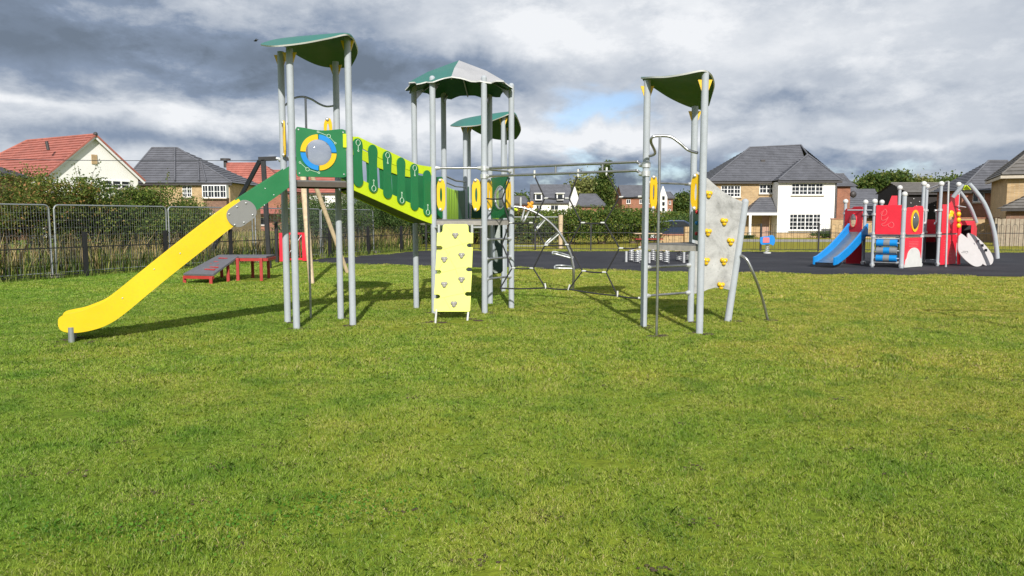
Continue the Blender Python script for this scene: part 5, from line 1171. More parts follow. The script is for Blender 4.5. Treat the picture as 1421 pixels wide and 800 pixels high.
sh(62, 3.0, 224, 1.75, 1.4, 11000, 'hedge2', 'tallest russet tipped shrub in front of the red roof', wisp=0.5, twigs=60)
sh(122, 2.6, 246, 1.3, 1.2, 8000, 'hedge', 'shrub with wispy twigs before the white gable', wisp=0.9, twigs=55)
sh(170, 2.8, 258, 1.3, 1.2, 8000, 'hedge', 'rounded olive shrub right of the white gable', wisp=0.6, twigs=45)
sh(218, 2.8, 256, 1.5, 1.2, 9000, 'hedge', 'olive shrub in front of the buff brick wall', wisp=0.5, twigs=45)
sh(262, 3.2, 272, 1.2, 1.2, 7000, 'hedge', 'lower green shrub where the meadow grass begins', wisp=0.3, twigs=35)
sh(425, 3.2, 281, 1.3, 1.3, 7000, 'hedge3', 'dark shrub left of the timber poles', twigs=30)
sh(462, 3.4, 268, 1.9, 1.5, 10000, 'hedge3', 'dark green shrub between the two timber poles', twigs=40)
sh(516, 3.6, 261, 2.2, 1.5, 10000, 'hedge3', 'dark green shrub under the upper end of the sloping bridge', twigs=40)
sh(562, 4.0, 268, 2.3, 1.5, 9000, 'hedge3', 'dark green shrub under the lower end of the sloping bridge', twigs=35)
# rough herbage in front of and under the shrubs
def blades(name, n, xy, hmin, hmax, wd, mat, label, bend=0.35):
    h = rng.uniform(hmin, hmax, n); a = rng.uniform(0, 2 * np.pi, n); l = rng.uniform(0, bend, n) * h
    base = np.column_stack([xy, np.zeros(n)]); side = np.column_stack([np.cos(a), np.sin(a), np.zeros(n)]) * (wd * rng.uniform(0.6, 1.4, n))[:, None] / 2
    b2 = rng.uniform(0, 2 * np.pi, n); lean = np.column_stack([np.cos(b2), np.sin(b2), np.zeros(n)]) * l[:, None]
    tip = base + lean + np.column_stack([np.zeros((n, 2)), h]); mid = base + lean * 0.35 + np.column_stack([np.zeros((n, 2)), h * 0.55])
    v = np.stack([base - side, base + side, mid + side * 0.8, tip, mid - side * 0.8], 1).reshape(-1, 3)
    o = np_mesh(name, v, 5, M[mat]); o['kind'] = 'stuff'; o['label'] = label; return o
def along(n, t0_, t1_, o0, o1):
    t = rng.uniform(t0_, t1_, n); o = rng.uniform(o0, o1, n) ; 
    return np.column_stack([-12.87 + 8.5 * t - uL.y * o, 19.2 + 19.3 * t + uL.x * o])
blades('dry_weeds', 3000, along(3000, -0.3, 1.0, 0.5, 1.9), 0.5, 1.35, 0.02, 'dry', 'straw coloured dead stalks behind the left fence', 0.5)
blades('rough_grass', 12000, along(12000, -0.3, 1.0, 0.3, 2.4), 0.25, 0.8, 0.024, 'weed', 'tall rough green grass behind the left fence', 0.5)
blades('fence_foot_grass', 3500, along(3500, -0.3, 1.0, -0.15, 0.3), 0.08, 0.28, 0.014, 'weed', 'ragged grass along the foot of the left fence', 0.5)
def meadow(n): 
    x = rng.uniform(-18, -5.5, n); y = rng.uniform(28, 52, n); k = x < (-12.87 + 8.5 * (y - 19.2) / 19.3 - 1.0); return np.column_stack([x[k], y[k]])
mm_ = meadow(26000); blades('meadow_grass', len(mm_), mm_, 0.3, 0.85, 0.035, 'weed', 'yellow green meadow grass beyond the fence towards the red brick house', 0.4)
mm_ = meadow(7000); blades('meadow_seed_heads', len(mm_), mm_, 0.5, 1.0, 0.022, 'dry', 'straw coloured seed heads in the meadow', 0.4)
# hedge beyond the far fence
G2 = 'bushes beyond the far fence'
for px, Y, ty, hw, m_, lab in ((700, 49, 289, 2.4, 'hedge2', 'russet bush just right of the middle tower beyond the far fence'), (745, 48, 292, 2.4, 'hedge', 'bush behind the arched ladder below the dormer house'), (792, 47, 291, 2.2, 'hedge', 'bush right of the round timber post'),
        (835, 48, 284, 2.8, 'hedge', 'biggest bush beyond the fence below the big tree'), (878, 49, 289, 2.2, 'hedge', 'bush left of the dark car'), (655, 48, 291, 2.6, 'hedge2', 'bush seen through the legs of the middle tower'), (612, 47, 290, 2.4, 'hedge3', 'bush behind the pale lime climbing board'),
        (935, 62, 293, 2.6, 'hedge', 'bush above the buff garden wall'), (965, 60, 296, 2.4, 'hedge3', 'bush behind the posts of the right tower')):
    zt_ = HZ(ty, Y); X = (px - 710.5) / 1060 * Y
    shrub('hedge_bush', (X, Y, zt_ * 0.46), (hw, 1.4, zt_ * 0.52), 6500, m_, lab, 0.11, G2, clumps=70, twigs=16, spread=0.28)
for px, Y, ty, hw in ((1148, 61, 321, 1.2), (1035, 60, 327, 0.6)):
    zt_ = HZ(ty, Y); X = (px - 710.5) / 1060 * Y
    shrub('low_bush', (X, Y, zt_ * 0.45), (hw, 0.6, zt_ * 0.5), 1500, 'hedge3', 'low dark bush at the foot of the white wall by the garden wall' if px > 1100 else 'low bush beside the porch of the white house', 0.08, 'garden bushes by the houses', clumps=30, twigs=4, spread=0.12)
def tr(px, Y, topy, rx, rz_, n, mat, label, size=0.35, cl=70, trunk=0.3):
    X = (px - 710.5) / 1060 * Y; h = HZ(topy, Y); tree('broadleaf_tree', (X, Y, 0), h, (rx, rx, rz_), n, mat, label, size, clumps=cl, trunk=trunk, grp='trees behind the houses')
tr(815, 150, 243, 4.8, 4.2, 9000, 'tree2', 'broad pale olive tree rising behind the dormer house', 0.42)
tr(846, 149, 266, 3.6, 3.6, 5000, 'tree2', 'lower right shoulder of pale foliage beside the tall slim tree', 0.42, 40)
X = (838 - 710.5) / 1060 * 145
tree('slim_tree', (X, 145, 0), HZ(220, 145), (1.25, 1.25, 6.5), 6500, 'tree', 'tall slim dark tree standing up beside the pale tree', 0.36, clumps=60, grp='trees behind the houses', spread=0.45)
tr(860, 170, 264, 2.4, 2.4, 2200, 'tree', 'small round tree just left of the three storey brick house', 0.45, 30)
tr(948, 150, 268, 3.4, 2.8, 3500, 'tree', 'grey green tree right of the three storey brick house', 0.4, 40)
tr(1213, 120, 239, 3.6, 3.4, 6500, 'tree', 'tall dark green tree behind the red toddler frame', 0.4)
tr(1236, 118, 236, 3.4, 3.6, 6500, 'tree', 'tallest rounded tree crown behind the engraved red board', 0.4)
tr(1262, 122, 246, 3.6, 2.8, 5500, 'tree2', 'yellower tree between the round crown and black building', 0.4)
tr(1298, 160, 247, 4.5, 2.6, 4500, 'tree', 'low wide tree above the black building', 0.45)
tr(1325, 170, 244, 4.5, 2.6, 4500, 'tree', 'distant tree left of the slate roofed brick house', 0.45)
tr(722, 170, 268, 3.0, 2.4, 2200, 'tree', 'small dark tree above the low roof by the middle tower', 0.45, 30)
for k in range(46):      # far tree line, one mass
    pass
cc_ = []
for x in np.arange(-330, 330, 5.0):
    p, _ = crown_points((x + rng.normal() * 2, 300 + rng.normal() * 6, 3.2 + rng.normal() * 0.5), (4.5, 4, 3.0 + rng.random() * 1.6), 420, 20, 1.0); cc_.append(p)
o = np_mesh('far_treeline', leaf_quads(np.concatenate(cc_), 0.9), 4, M['hedge3']); o['kind'] = 'stuff'; o['label'] = 'dark line of far woodland at the horizon'
# bird
mb = MB(); c = AT(354.5, 57, 60); mb.ball(c, 0.07, 8, 5, (2.2, 0.8, 0.8)); mb.prism([c, c + V(0.05, 0.05, 0.12), c + V(0.16, 0.3, 0.16), c + V(-0.05, 0.1, 0)], 0.015); mb.prism([c, c + V(0.05, -0.05, 0.12), c + V(0.18, -0.3, 0.12), c + V(-0.05, -0.1, 0)], 0.015)
tag(obj('bird', mb, M['charcoal']), 'tiny dark bird flying left of the tallest tower roof', 'bird')

# ================================================================ houses
def sawroof(name, parent, quads, mat, n=16, rise=0.05, label=None):
    mb = MB()
    for eL, eR, rR, rL, nn in quads:
        eL, eR, rR, rL = map(Vector, (eL, eR, rR, rL)); nrm = (eR - eL).cross(rL - eL)
        if nrm.length < 1e-6: nrm = (eR - eL).cross(rR - eL)
        nrm.normalize(); nrm = nrm if nrm.z > 0 else -nrm; N_ = nn or n
        for i in range(N_):
            a, b = i / N_, (i + 1) / N_
            l0, r0, l1, r1 = eL.lerp(rL, a), eR.lerp(rR, a), eL.lerp(rL, b), eR.lerp(rR, b)
            up = nrm * rise
            mb.add([l0 + up, r0 + up, r1 + nrm * 0.005, l1 + nrm * 0.005, l0, r0], [(0, 1, 2, 3), (4, 5, 1, 0)])
    return obj(name, mb, M[mat], parent, recalc=False, label=label)
def window(house, a, b, z0, z1, nx, nz, nrm, depth=0.09, cols=1, mat='pvc', label=None, bars=None, sill=True):
    # a, b: wall points at left and right of the opening; frame with mullions, panes as sub-parts
    a, b = Vector(a), Vector(b); u = (b - a).normalized(); L = (b - a).length; nrm = Vector(nrm).normalized()
    def P(x, z, w=0.0): return V(a.x, a.y, 0) + u * x + V(0, 0, z) + nrm * w
    mb = MB(); fw = 0.075
    for x in (fw / 2, L - fw / 2): mb.beam(P(x, z0), P(x, z1), 0.07, fw, nrm)
    for z in (z0 + fw / 2, z1 - fw / 2): mb.beam(P(fw, z), P(L - fw, z), 0.07, fw, nrm.cross(u))
    for k in range(1, nx): x = L * k / nx; mb.beam(P(x, z0 + fw), P(x, z1 - fw), 0.065, 0.19 if bars else 0.1, nrm)
    f = obj('window', mb, M[mat], house, recalc=True, label=label)
    if bars:
        m2 = MB()
        for k in range(nx):
            for j in range(1, bars[0]): x = L * (k + j / bars[0]) / nx; m2.beam(P(x, z0 + fw, 0.012), P(x, z1 - fw, 0.012), 0.03, 0.045, nrm)
        for j in range(1, bars[1]): z = z0 + (z1 - z0) * j / bars[1]; m2.beam(P(fw, z, 0.010), P(L - fw, z, 0.010), 0.03, 0.045, nrm.cross(u))
        obj('glazing_bars', m2, M[mat], f)
    for k in range(nx):
        x0, x1 = L * k / nx + 0.04, L * (k + 1) / nx - 0.04
        m3 = MB(); m3.add([P(x0, z0 + 0.05, -0.012), P(x1, z0 + 0.05, -0.012), P(x1, z1 - 0.05, -0.012), P(x0, z1 - 0.05, -0.012)], [(0, 1, 2, 3)]); obj('pane', m3, M['glass'], f, recalc=False)
    if sill:
        m4 = MB(); m4.beam(P(-0.06, z0 - 0.05, 0.10), P(L + 0.06, z0 - 0.05, 0.10), 0.22, 0.07, nrm.cross(u)); obj('sill', m4, M['stone'], f)
    return f
def wallp(house, a, b, h, mat, openings=(), z0=0.0, depth=0.12, label=None, top=None, name='wall'):
    # wall sheet from a to b with real openings (x0,x1,z0,z1 along the wall); reveals point inward
    a, b = V(a[0], a[1], 0), V(b[0], b[1], 0); u = (b - a).normalized(); L = (b - a).length; inn = V(-u.y, u.x, 0)
    xs = sorted(set([0, L] + [q for o in openings for q in o[:2]])); zs = sorted(set([z0, h] + [q for o in openings for q in o[2:]]))
    def P(x, z, w=0.0): return a + u * x + V(0, 0, z) + inn * w
    mb = MB()
    for i in range(len(xs) - 1):
        for j in range(len(zs) - 1):
            cx, cz = (xs[i] + xs[i + 1]) / 2, (zs[j] + zs[j + 1]) / 2
            if any(o[0] < cx < o[1] and o[2] < cz < o[3] for o in openings): continue
            mb.add([P(xs[i], zs[j]), P(xs[i + 1], zs[j]), P(xs[i + 1], zs[j + 1]), P(xs[i], zs[j + 1])], [(0, 1, 2, 3)])
    for x0, x1, za, zb in openings:
        for p, q in (((x0, za), (x1, za)), ((x1, za), (x1, zb)), ((x1, zb), (x0, zb)), ((x0, zb), (x0, za))):
            mb.add([P(*p), P(*q), P(q[0], q[1], depth), P(p[0], p[1], depth)], [(0, 1, 2, 3)])
    if top: mb.add([P(0, h), P(L, h), P(L / 2 if top[1] is None else top[1], top[0])], [(0, 1, 2)])
    return obj(name, mb, M[mat], house, recalc=False, label=label)
def wall_win(house, a, b, h, mat, wins, **kw):
    """wins: (x0,x1,z0,z1,nx,bars)"""
    w = wallp(house, a, b, h, mat, [q[:4] for q in wins], **kw)
    a, b = V(a[0], a[1], 0), V(b[0], b[1], 0); u = (b - a).normalized(); inn = V(-u.y, u.x, 0)
    for x0, x1, z0, z1, nx, bars in wins:
        window(house, a + u * x0 + inn * 0.08, a + u * x1 + inn * 0.08, z0, z1, nx, 1, -inn, bars=bars)
    return w
def pxs(x, Y): return (x - 710.5) / 1060 * (Y * cp + (CH - 3.0) * spp) if False else AT(x, 290, Y).x
def house_white():
    Y = 62.0; Y2 = 63.4; t = thing('white_and_buff_house', (pxs(1080, Y), Y, 0), 'detached house with white rendered wing, buff brick side, porch and hipped slate roof', 'house')
    he = HZ(252.5, Y); xl, xm, xr = pxs(988, Y2), pxs(1079, Y), pxs(1160, Y)
    def zz_(p, yy=Y): return HZ(p, yy)
    Xw = lambda p: AT(p, 290, Y).x - xm
    wall_win(t, (xm, Y), (xr, Y), he, 'render', [(Xw(1097.5), Xw(1141.8), zz_(271), zz_(254), 4, (2, 3)), (Xw(1096), Xw(1140), zz_(320), zz_(297), 4, (2, 4))], z0=zz_(323), label='white rendered front wall of the wing')
    wallp(t, (xm - 0.02, Y - 0.03), (xr + 0.02, Y - 0.03), zz_(323), 'buff', z0=-0.2, label='low buff brick plinth')
    wallp(t, (xr, Y), (xr, Y + 9), he, 'redbrick', label='side wall'); wallp(t, (xm, Y2), (xm, Y), he, 'render')
    Xw = lambda p: AT(p, 290, Y2).x - xl
    wall_win(t, (xl, Y2), (pxs(1079, Y2) + 0.3, Y2), he, 'buff', [(Xw(999.8), Xw(1027.4), zz_(274, Y2), zz_(257.6, Y2), 3, (2, 3)), (Xw(1053), Xw(1073), zz_(269, Y2), zz_(255.5, Y2), 2, (2, 2)), (Xw(1058), Xw(1068), 0.0, zz_(298, Y2), 1, None)], label='buff brick front wall')
    wallp(t, (xl, Y2 + 8), (xl, Y2), he, 'buff')
    # door fills its opening
    mb = MB(); mb.box((pxs(1063, Y2), Y2 + 0.05, 1.0), (0.62, 0.05, 2.05)); d = obj('door', mb, M['door'], t); mb = MB(); mb.ball(V(pxs(1065, Y2), Y2 + 0.01, 1.0), 0.04, 6, 4); obj('handle', mb, M['alu'], d)
    # porch
    Yp = Y - 0.05; ze = zz_(295.5, Yp); mb = None
    sawroof('porch_roof', t, [((pxs(1036, Yp), Yp, ze), (pxs(1079, Yp) - 0.01, Yp, ze), (pxs(1079, Yp) - 0.01, Y2, zz_(274, Y2)), (pxs(1054, Y2), Y2, zz_(274, Y2)), 7), ((pxs(1036, Yp), Y2, ze), (pxs(1036, Yp), Yp, ze), (pxs(1054, Y2), Y2, zz_(274, Y2)), (pxs(1054, Y2), Y2, zz_(274, Y2)), 7)], 'slate', rise=0.04)
    mb = MB(); mb.beam((pxs(1036, Yp), Yp, ze - 0.1), (pxs(1079, Yp) - 0.02, Yp, ze - 0.1), 0.1, 0.2); obj('porch_beam', mb, M['pvc'], t)
    mb = MB(); mb.beam((pxs(1041.5, Yp), Yp + 0.05, 0), (pxs(1041.5, Yp), Yp + 0.05, ze - 0.2), 0.18, 0.18, (0, 1, 0)); obj('porch_post', mb, M['pvc'], t)
    # roof
    eY = Y - 0.35; ez = zz_(250.5, eY); eY2 = Y2 - 0.35; e2 = HZ(252, eY2); rY = Y2 + 4.3; RL, RRt = AT(1041, 205.5, rY), AT(1111.5, 202.5, rY)
    zE = ez; L0_ = V(pxs(983, eY2), eY2, zE); R0_ = V(pxs(1168, eY), eY, zE); Lb = V(L0_.x, rY + 4.4, zE); Rb = V(R0_.x, rY + 4.4, zE); M0 = V(pxs(1079, eY) , eY, zE); M2 = V(M0.x, eY2, zE)
    W1 = AT(1121, 215.5, rY - 2.2)
    rf = sawroof('roof', t, [(L0_, V(pxs(1079, eY2) + 2.6, eY2, zE), RRt, RL, 20), (L0_ + V(0, 8.8, 0), L0_, RL, RL, 20), (Rb, Lb, RL, RRt, 20), (V(pxs(1168, eY), eY, zE), Rb, RRt, RRt, 20)], 'slate', label='hipped slate roof')
    sawroof('wing_roof', t, [(M0, R0_, W1, W1, 16), (V(M0.x, eY2 + 2.5, zE), M0, W1, W1, 16)], 'slate')
    for a, b in ((M0, W1), (R0_, W1), (W1, RRt), (RL, RRt), (L0_, RL)):
        mb = MB(); mb.tube([a + V(0, 0, 0.04), b + V(0, 0, 0.06)], 0.07, 6); obj('ridge_tile', mb, M['slate'], rf)
    mb = MB(); mb.beam(M0 + V(0, 0.1, -0.12), R0_ + V(0, 0.1, -0.12), 0.12, 0.16); mb.beam(L0_ + V(0, 0.1, -0.12), M2 + V(0, 0.1, -0.12), 0.12, 0.16); obj('gutter', mb, M['fascia'], t)
    mb = MB(); mb.tube([V(xr - 0.08, Y - 0.06, 0), V(xr - 0.08, Y - 0.06, he)], 0.045, 6); obj('downpipe', mb, M['fascia'], t)
    mb = MB(); q = RL.lerp(RRt, 0.25); mb.box((L0_.x + 5.2, rY - 2.0, q.z - 1.35), (0.35, 0.3, 0.25)); obj('roof_vent', mb, M['fascia'], rf)
    # rear brick wing to the right
    Yb = 66.0; x0, x1 = pxs(1161, Yb), pxs(1179, Yb); wallp(t, (x0, Yb), (x1, Yb), HZ(258, Yb), 'redbrick'); wallp(t, (x1, Yb), (x1, Yb + 6), HZ(258, Yb), 'redbrick')
    zr_ = HZ(259, Yb); sawroof('side_roof', t, [(V(x0 - 0.2, Yb - 0.3, zr_), V(x1 + 0.5, Yb - 0.3, zr_), AT(1166, 243, Yb + 2.5), AT(1160, 240, Yb + 2.5), 9), (V(x1 + 0.5, Yb - 0.3, zr_), V(x1 + 0.5, Yb + 5, zr_), AT(1166, 243, Yb + 2.5), AT(1166, 243, Yb + 2.5), 9)], 'slate')
    mb = MB(); mb.ball(AT(1184, 270, Yb), 0.3, 8, 5, (1, 0.6, 1)); obj('flue', mb, M['fascia'], t)
house_white()
def gen_house(name, label, Y, pxl, pxr, eave, r0, r1, ridge, mat, roof, wins=(), depth=8.0, hip=True, base=0.0, n=16, over=0.35, gable=False, courses_rise=0.05, z0=-0.1):
    """frontal house at distance Y: eave/ridge as photo rows, hip or gable ends"""
    xl, xr = pxs(pxl, Y), pxs(pxr, Y); he = HZ(eave, Y)
    t = thing(name, ((xl + xr) / 2, Y, 0), label, 'house')
    ws = [(AT(a, 290, Y).x - xl, AT(b, 290, Y).x - xl, HZ(d, Y), HZ(c, Y), nx, bars) for a, b, c, d, nx, bars in wins]
    wall_win(t, (xl, Y), (xr, Y), he, mat, ws, z0=z0); rY = Y + depth / 2
    R0, R1 = AT(r0, ridge, rY), AT(r1, ridge, rY)
    eL, eR = V(xl - over, Y - over, he), V(xr + over, Y - over, he); bL, bR = V(xl - over, Y + depth + over, he), V(xr + over, Y + depth + over, he)
    if hip:
        wallp(t, (xl, Y + depth), (xl, Y), he, mat); wallp(t, (xr, Y), (xr, Y + depth), he, mat)
        rf = sawroof('roof', t, [(eL, eR, R1, R0, n), (bR, bL, R0, R1, n), (bL, eL, R0, R0, n), (eR, bR, R1, R1, n)], roof, rise=courses_rise)
        ed = ((eL, R0), (eR, R1), (R0, R1))
    else:
        R0, R1 = V(xl - 0.1, rY, R0.z), V(xr + 0.1, rY, R0.z); eL, eR = V(xl - 0.1, Y - over, he), V(xr + 0.1, Y - over, he)
        wallp(t, (xl, Y + depth), (xl, Y), he, mat, top=(R0.z - 0.05, None)); wallp(t, (xr, Y), (xr, Y + depth), he, mat, top=(R0.z - 0.05, None))
        rf = sawroof('roof', t, [(eL, eR, R1, R0, n), (V(R1.x, Y + depth + over, he), V(R0.x, Y + depth + over, he), R0, R1, n)], roof, rise=courses_rise); ed = ((R0, R1),)
    for a, b in ed:
        mb = MB(); mb.tube([a + V(0, 0, 0.04), b + V(0, 0, 0.04)], 0.08, 6); obj('ridge_tile', mb, M[roof], rf)
    mb = MB(); mb.beam(eL + V(0.1, 0.12, -0.12), eR + V(-0.1, 0.12, -0.12), 0.12, 0.16); obj('gutter', mb, M['fascia'], t)
    return t, he, rf
# red roofed house with the white gable, far left
def house_red():
    ap = AT(129, 188, 61.3); ul = V(-0.866, 0.5, 0); g = V(0.5, 0.866, 0); w = 3.7; zr_ = ap.z; ze = HZ(240, 58.2); Lr = 9.5
    t = thing('red_roofed_house', (ap.x, ap.y, 0), 'white rendered house with red tiled roof and plain gable at the far left', 'house')
    f, b = ap - g * w, ap + g * w
    mbw = wallp(t, (f.x, f.y), (b.x, b.y), ze, 'render', top=(zr_ - 0.1, None), label='white gable wall')
    fl_, bl_ = f + ul * (Lr + 5), b + ul * (Lr + 5); wallp(t, (fl_.x, fl_.y), (f.x, f.y), ze, 'render')
    ov = -ul * 0.35; e = 0.4; nf = g * e; drop = (zr_ - ze) / w * e
    F0, R0 = V(f.x, f.y, ze) - nf + ov + V(0, 0, -drop), V(ap.x, ap.y, zr_) + ov; B0 = V(b.x, b.y, ze) + nf + ov + V(0, 0, -drop)
    F1 = V(fl_.x, fl_.y, ze) - nf + V(0, 0, -drop); B1 = V(bl_.x, bl_.y, ze) + nf + V(0, 0, -drop); R1 = V(ap.x, ap.y, zr_) + ul * Lr
    rf = sawroof('roof', t, [(F1, F0, R0, R1, 15), (B0, B1, R1, R0, 15), (B1, F1, R1, R1, 15)], 'redtile', rise=0.07)
    for a, c in ((R0, R1), (F1, R1)): mb = MB(); mb.tube([a + V(0, 0, 0.04), c + V(0, 0, 0.04)], 0.10, 6); obj('ridge_tile', mb, M['redtile'], rf)
    for a, c, m_ in ((F0, R0, 'pvc'), (B0, R0, 'pvc')):
        mb = MB(); mb.beam(a + V(0, 0, -0.14) - ov * 0.15, c + V(0, 0, -0.14) - ov * 0.15, 0.05, 0.2); obj('bargeboard', mb, M[m_], rf)
        mb = MB(); mb.beam(a + V(0, 0, 0.02) + ov * 0.1, c + V(0, 0, 0.02) + ov * 0.1, 0.1, 0.12); obj('verge', mb, M['redtile'], rf)
    mb = MB(); mb.ball(R0 + V(0, 0, 0.08), 0.17, 8, 5); obj('ridge_end', mb, M['fascia'], rf)
    mb = MB(); q = AT(65, 203, 60.0); mb.tube([q + V(0.1, 0, -0.3), q + V(0.0, 0, 0.35)], 0.12, 8); obj('flue', mb, M['fascia'], rf)
    out = -ul
    mb = MB(); c = V(ap.x, ap.y, 0) + out * 0.03 + g * 0.0; mb.box((c.x, c.y, HZ(221.5, 61.3)), (0.45, 0.06, 0.75), math.atan2(g.y, g.x)); obj('gable_plaque', mb, M['buff'], t)
    q = V(ap.x, ap.y, 0) + out * 0.05; window(t, q + g * 0.6, q + g * 2.9, HZ(262, 62.5), HZ(250.5, 62.5), 3, 1, out, bars=(1, 2))
    c = AT(8, 240, 56); sm_ = V(c.x, c.y, 0)
    return t
house_red()
t, he, rf = gen_house('grey_roofed_house', 'buff brick house with hipped slate roof and white bay window behind the left shrubs', 67.5, 180, 320, 254.5, 211, 246, 206, 'buff', 'slate', [(254, 267, 257, 274, 2, (2, 3))], n=15, courses_rise=0.06)
for a, b in (((243, 206), (243, 252)), ((275, 223), (276.5, 252)), ((279, 224), (286, 252))):
    mb = MB(); k_ = lambda q: AT(q[0], q[1], 67.2 + (252 - q[1]) / 46 * 4.2) + V(0, -0.05, 0.06); mb.tube([k_(a), k_(b)], 0.07, 6); obj('hip_tile', mb, M['slate'], rf)
def bay():
    Y = 66.8; a, b = pxs(281.5, Y), pxs(315, Y)
    window(t, V(a, Y, 0), V(b, Y, 0), HZ(275, Y), HZ(257, Y), 4, 1, (0, -1, 0), bars=(2, 2), label='white upper bay window')
    mb = MB(); mb.box(((a + b) / 2, Y + 0.38, HZ(286, Y)), (b - a - 0.1, 0.62, HZ(276, Y) - HZ(297, Y))); obj('tile_hung_bay', mb, M['brown'], t)
    mb = MB(); mb.box(((a + b) / 2, Y + 0.40, HZ(266, Y)), (b - a - 0.06, 0.60, HZ(257, Y) - HZ(275, Y))); obj('bay_box', mb, M['pvc'], t)
    window(t, V(pxs(291, Y), Y - 0.03, 0), V(pxs(304, Y), Y - 0.03, 0), HZ(309, Y), HZ(296, Y), 2, 1, (0, -1, 0), bars=(2, 2))
bay()
t, he, rf = gen_house('red_brick_house', 'red brick house with red hipped roof behind the upper part of the slide', 92, 322, 402, 266, 315, 364, 227, 'redbrick', 'redtile', [(350, 368, 302, 313, 2, None)], n=13, courses_rise=0.07)
mb = MB(); q = AT(313, 226, 96); mb.tube([q + V(0, 0, -0.6), q + V(0, 0, 0.25)], 0.25, 8); mb.tube([q + V(0, 0, 0.25), q + V(0, 0, 0.5)], 0.65, 8); obj('chimney_cowl', mb, M['fascia'], rf)
sawroof('garage_roof', t, [((pxs(355, 90.3), 90.3, HZ(297, 90.3)), (pxs(395, 90.3), 90.3, HZ(297, 90.3)), AT(393, 288, 91.8), AT(359, 288, 91.8), 4)], 'redtile')
t, he, rf = gen_house('white_and_red_house', 'second red roofed house with white render seen between the legs of the tall tower', 100, 386, 474, 268, 372, 466, 237, 'render', 'redtile', [(396, 402, 275, 282, 1, None), (440, 452, 272, 282, 2, None)], n=12, courses_rise=0.07)
t, he, rf = gen_house('small_grey_roof_house', 'grey roofed house just showing at the left edge', 52, -90, -22, 243, -75, -45, 218, 'redbrick', 'slate', n=14, depth=5)
# houses in the far centre
t, he, rf = gen_house('dormer_house', 'white walled house with slate roof and two dormers in the far centre', 128, 737, 793, 282, 741, 795, 257, 'render', 'slate', [(744, 752, 285, 292, 2, None), (764, 775, 285, 292, 2, None)], hip=False, n=13)
for p in (747.5, 777.5):
    Y = 127.2; w0 = 0.5; q = AT(p, 273.5, Y); mb = MB(); mb.box((q.x, Y + 1.3, q.z), (1.15, 2.2, 1.1)); d = obj('dormer', mb, M['pvc'], t)
    mb = MB(); mb.box((q.x, Y + 1.2, q.z + 0.6), (1.5, 2.6, 0.12)); obj('dormer_roof', mb, M['pvc'], d); mb = MB(); mb.box((q.x, Y + 0.18, q.z - 0.02), (0.8, 0.05, 0.75)); obj('pane', mb, M['glass'], d)
mb = MB(); Yg = 126.0; pr_ = [AT(790, 283, Yg), AT(797.5, 259.5, Yg + 0.6), AT(804, 281, Yg + 1.2), AT(804, 299, Yg + 1.2), AT(790, 299, Yg)]
mb.prism(pr_, 0.2); obj('gable_wall', mb, M['render'], t, label='white gable end of the dormer house')
gen_house('slate_roof_brick_house', 'low brick house with plain slate roof right of the white gable', 124, 804, 838, 286, 804.5, 827, 270, 'redbrick', 'slate', n=10)
gen_house('far_left_slate_house', 'small far slate roof just right of the middle tower', 135, 708, 733, 283, 712, 728, 273, 'redbrick', 'slate', n=7)
gen_house('far_slate_bungalow', 'low far slate roof in front of the slim tree', 150, 836, 862, 288, 840, 860, 281, 'redbrick', 'slate', n=6)
t, he, rf = gen_house('three_storey_house', 'red brick three storey house with white gable behind the right tower', 135, 863, 916, 274, 866, 918, 258, 'redbrick', 'slate', [(869, 875, 277, 283, 2, None), (887, 892, 277, 283, 2, None), (900, 905, 277, 283, 2, None), (870, 875, 289, 295, 2, None), (902, 907, 289, 295, 2, None)], hip=False, n=9)
mb = MB(); Yg = 133.4; mb.prism([AT(914.5, 276, Yg), AT(920, 258.5, Yg + 0.5), AT(925.5, 274, Yg + 1), AT(925.5, 303, Yg + 1), AT(914.5, 303, Yg)], 0.2); gw = obj('gable_wall', mb, M['render'], t, label='white gable of the three storey house')
for py in (275, 283, 291): 
    mb = MB(); mb.box(AT(920.5, py, Yg + 0.35), (0.45, 0.2, 0.6)); obj('pane', mb, M['glass'], gw)
t, he, rf = gen_house('three_storey_end_house', 'narrow red brick end of the three storey row', 136, 925.6, 933.5, 275, 924, 930, 267, 'redbrick', 'slate', [(928, 931, 279, 284, 1, None), (928, 931, 290, 295, 1, None)], n=5, depth=6)
# right hand group
gen_house('slate_gable_house', 'slate roofed house behind the side of the white house', 84, 1163, 1190, 268, 1164, 1189, 242, 'redbrick', 'slate', hip=False, n=12)
gen_house('long_slate_garage', 'long low garage with slate roof behind the red toddler frame', 72, 1182, 1236, 300, 1186, 1233, 264, 'buff', 'slate', hip=False, n=12, depth=7)
t, he, rf = gen_house('black_clad_building', 'black clad low building with grey roof behind the red toddler frame', 66, 1256, 1334, 267.5, 1262, 1333, 255, 'dark_clad_fill', 'brownslate', hip=False, n=7, depth=5)
for k in range(14):
    q = AT(1260 + (k * 37) % 70, 272 + (k * 13) % 16, 65.93); mb = MB(); mb.box(q, (0.06, 0.04, 0.06)); obj('pale_dot', mb, M['pvc'], t)  # small pale dots spread over the black wall
t, he, rf = gen_house('brick_house_with_window', 'red brick house with tall slate roof and one white window behind the arches', 60, 1334, 1402, 265, 1372, 1398, 224, 'redbrick', 'slate', [(1349, 1366, 266.5, 281, 2, (1, 1))], n=18, depth=3.5)
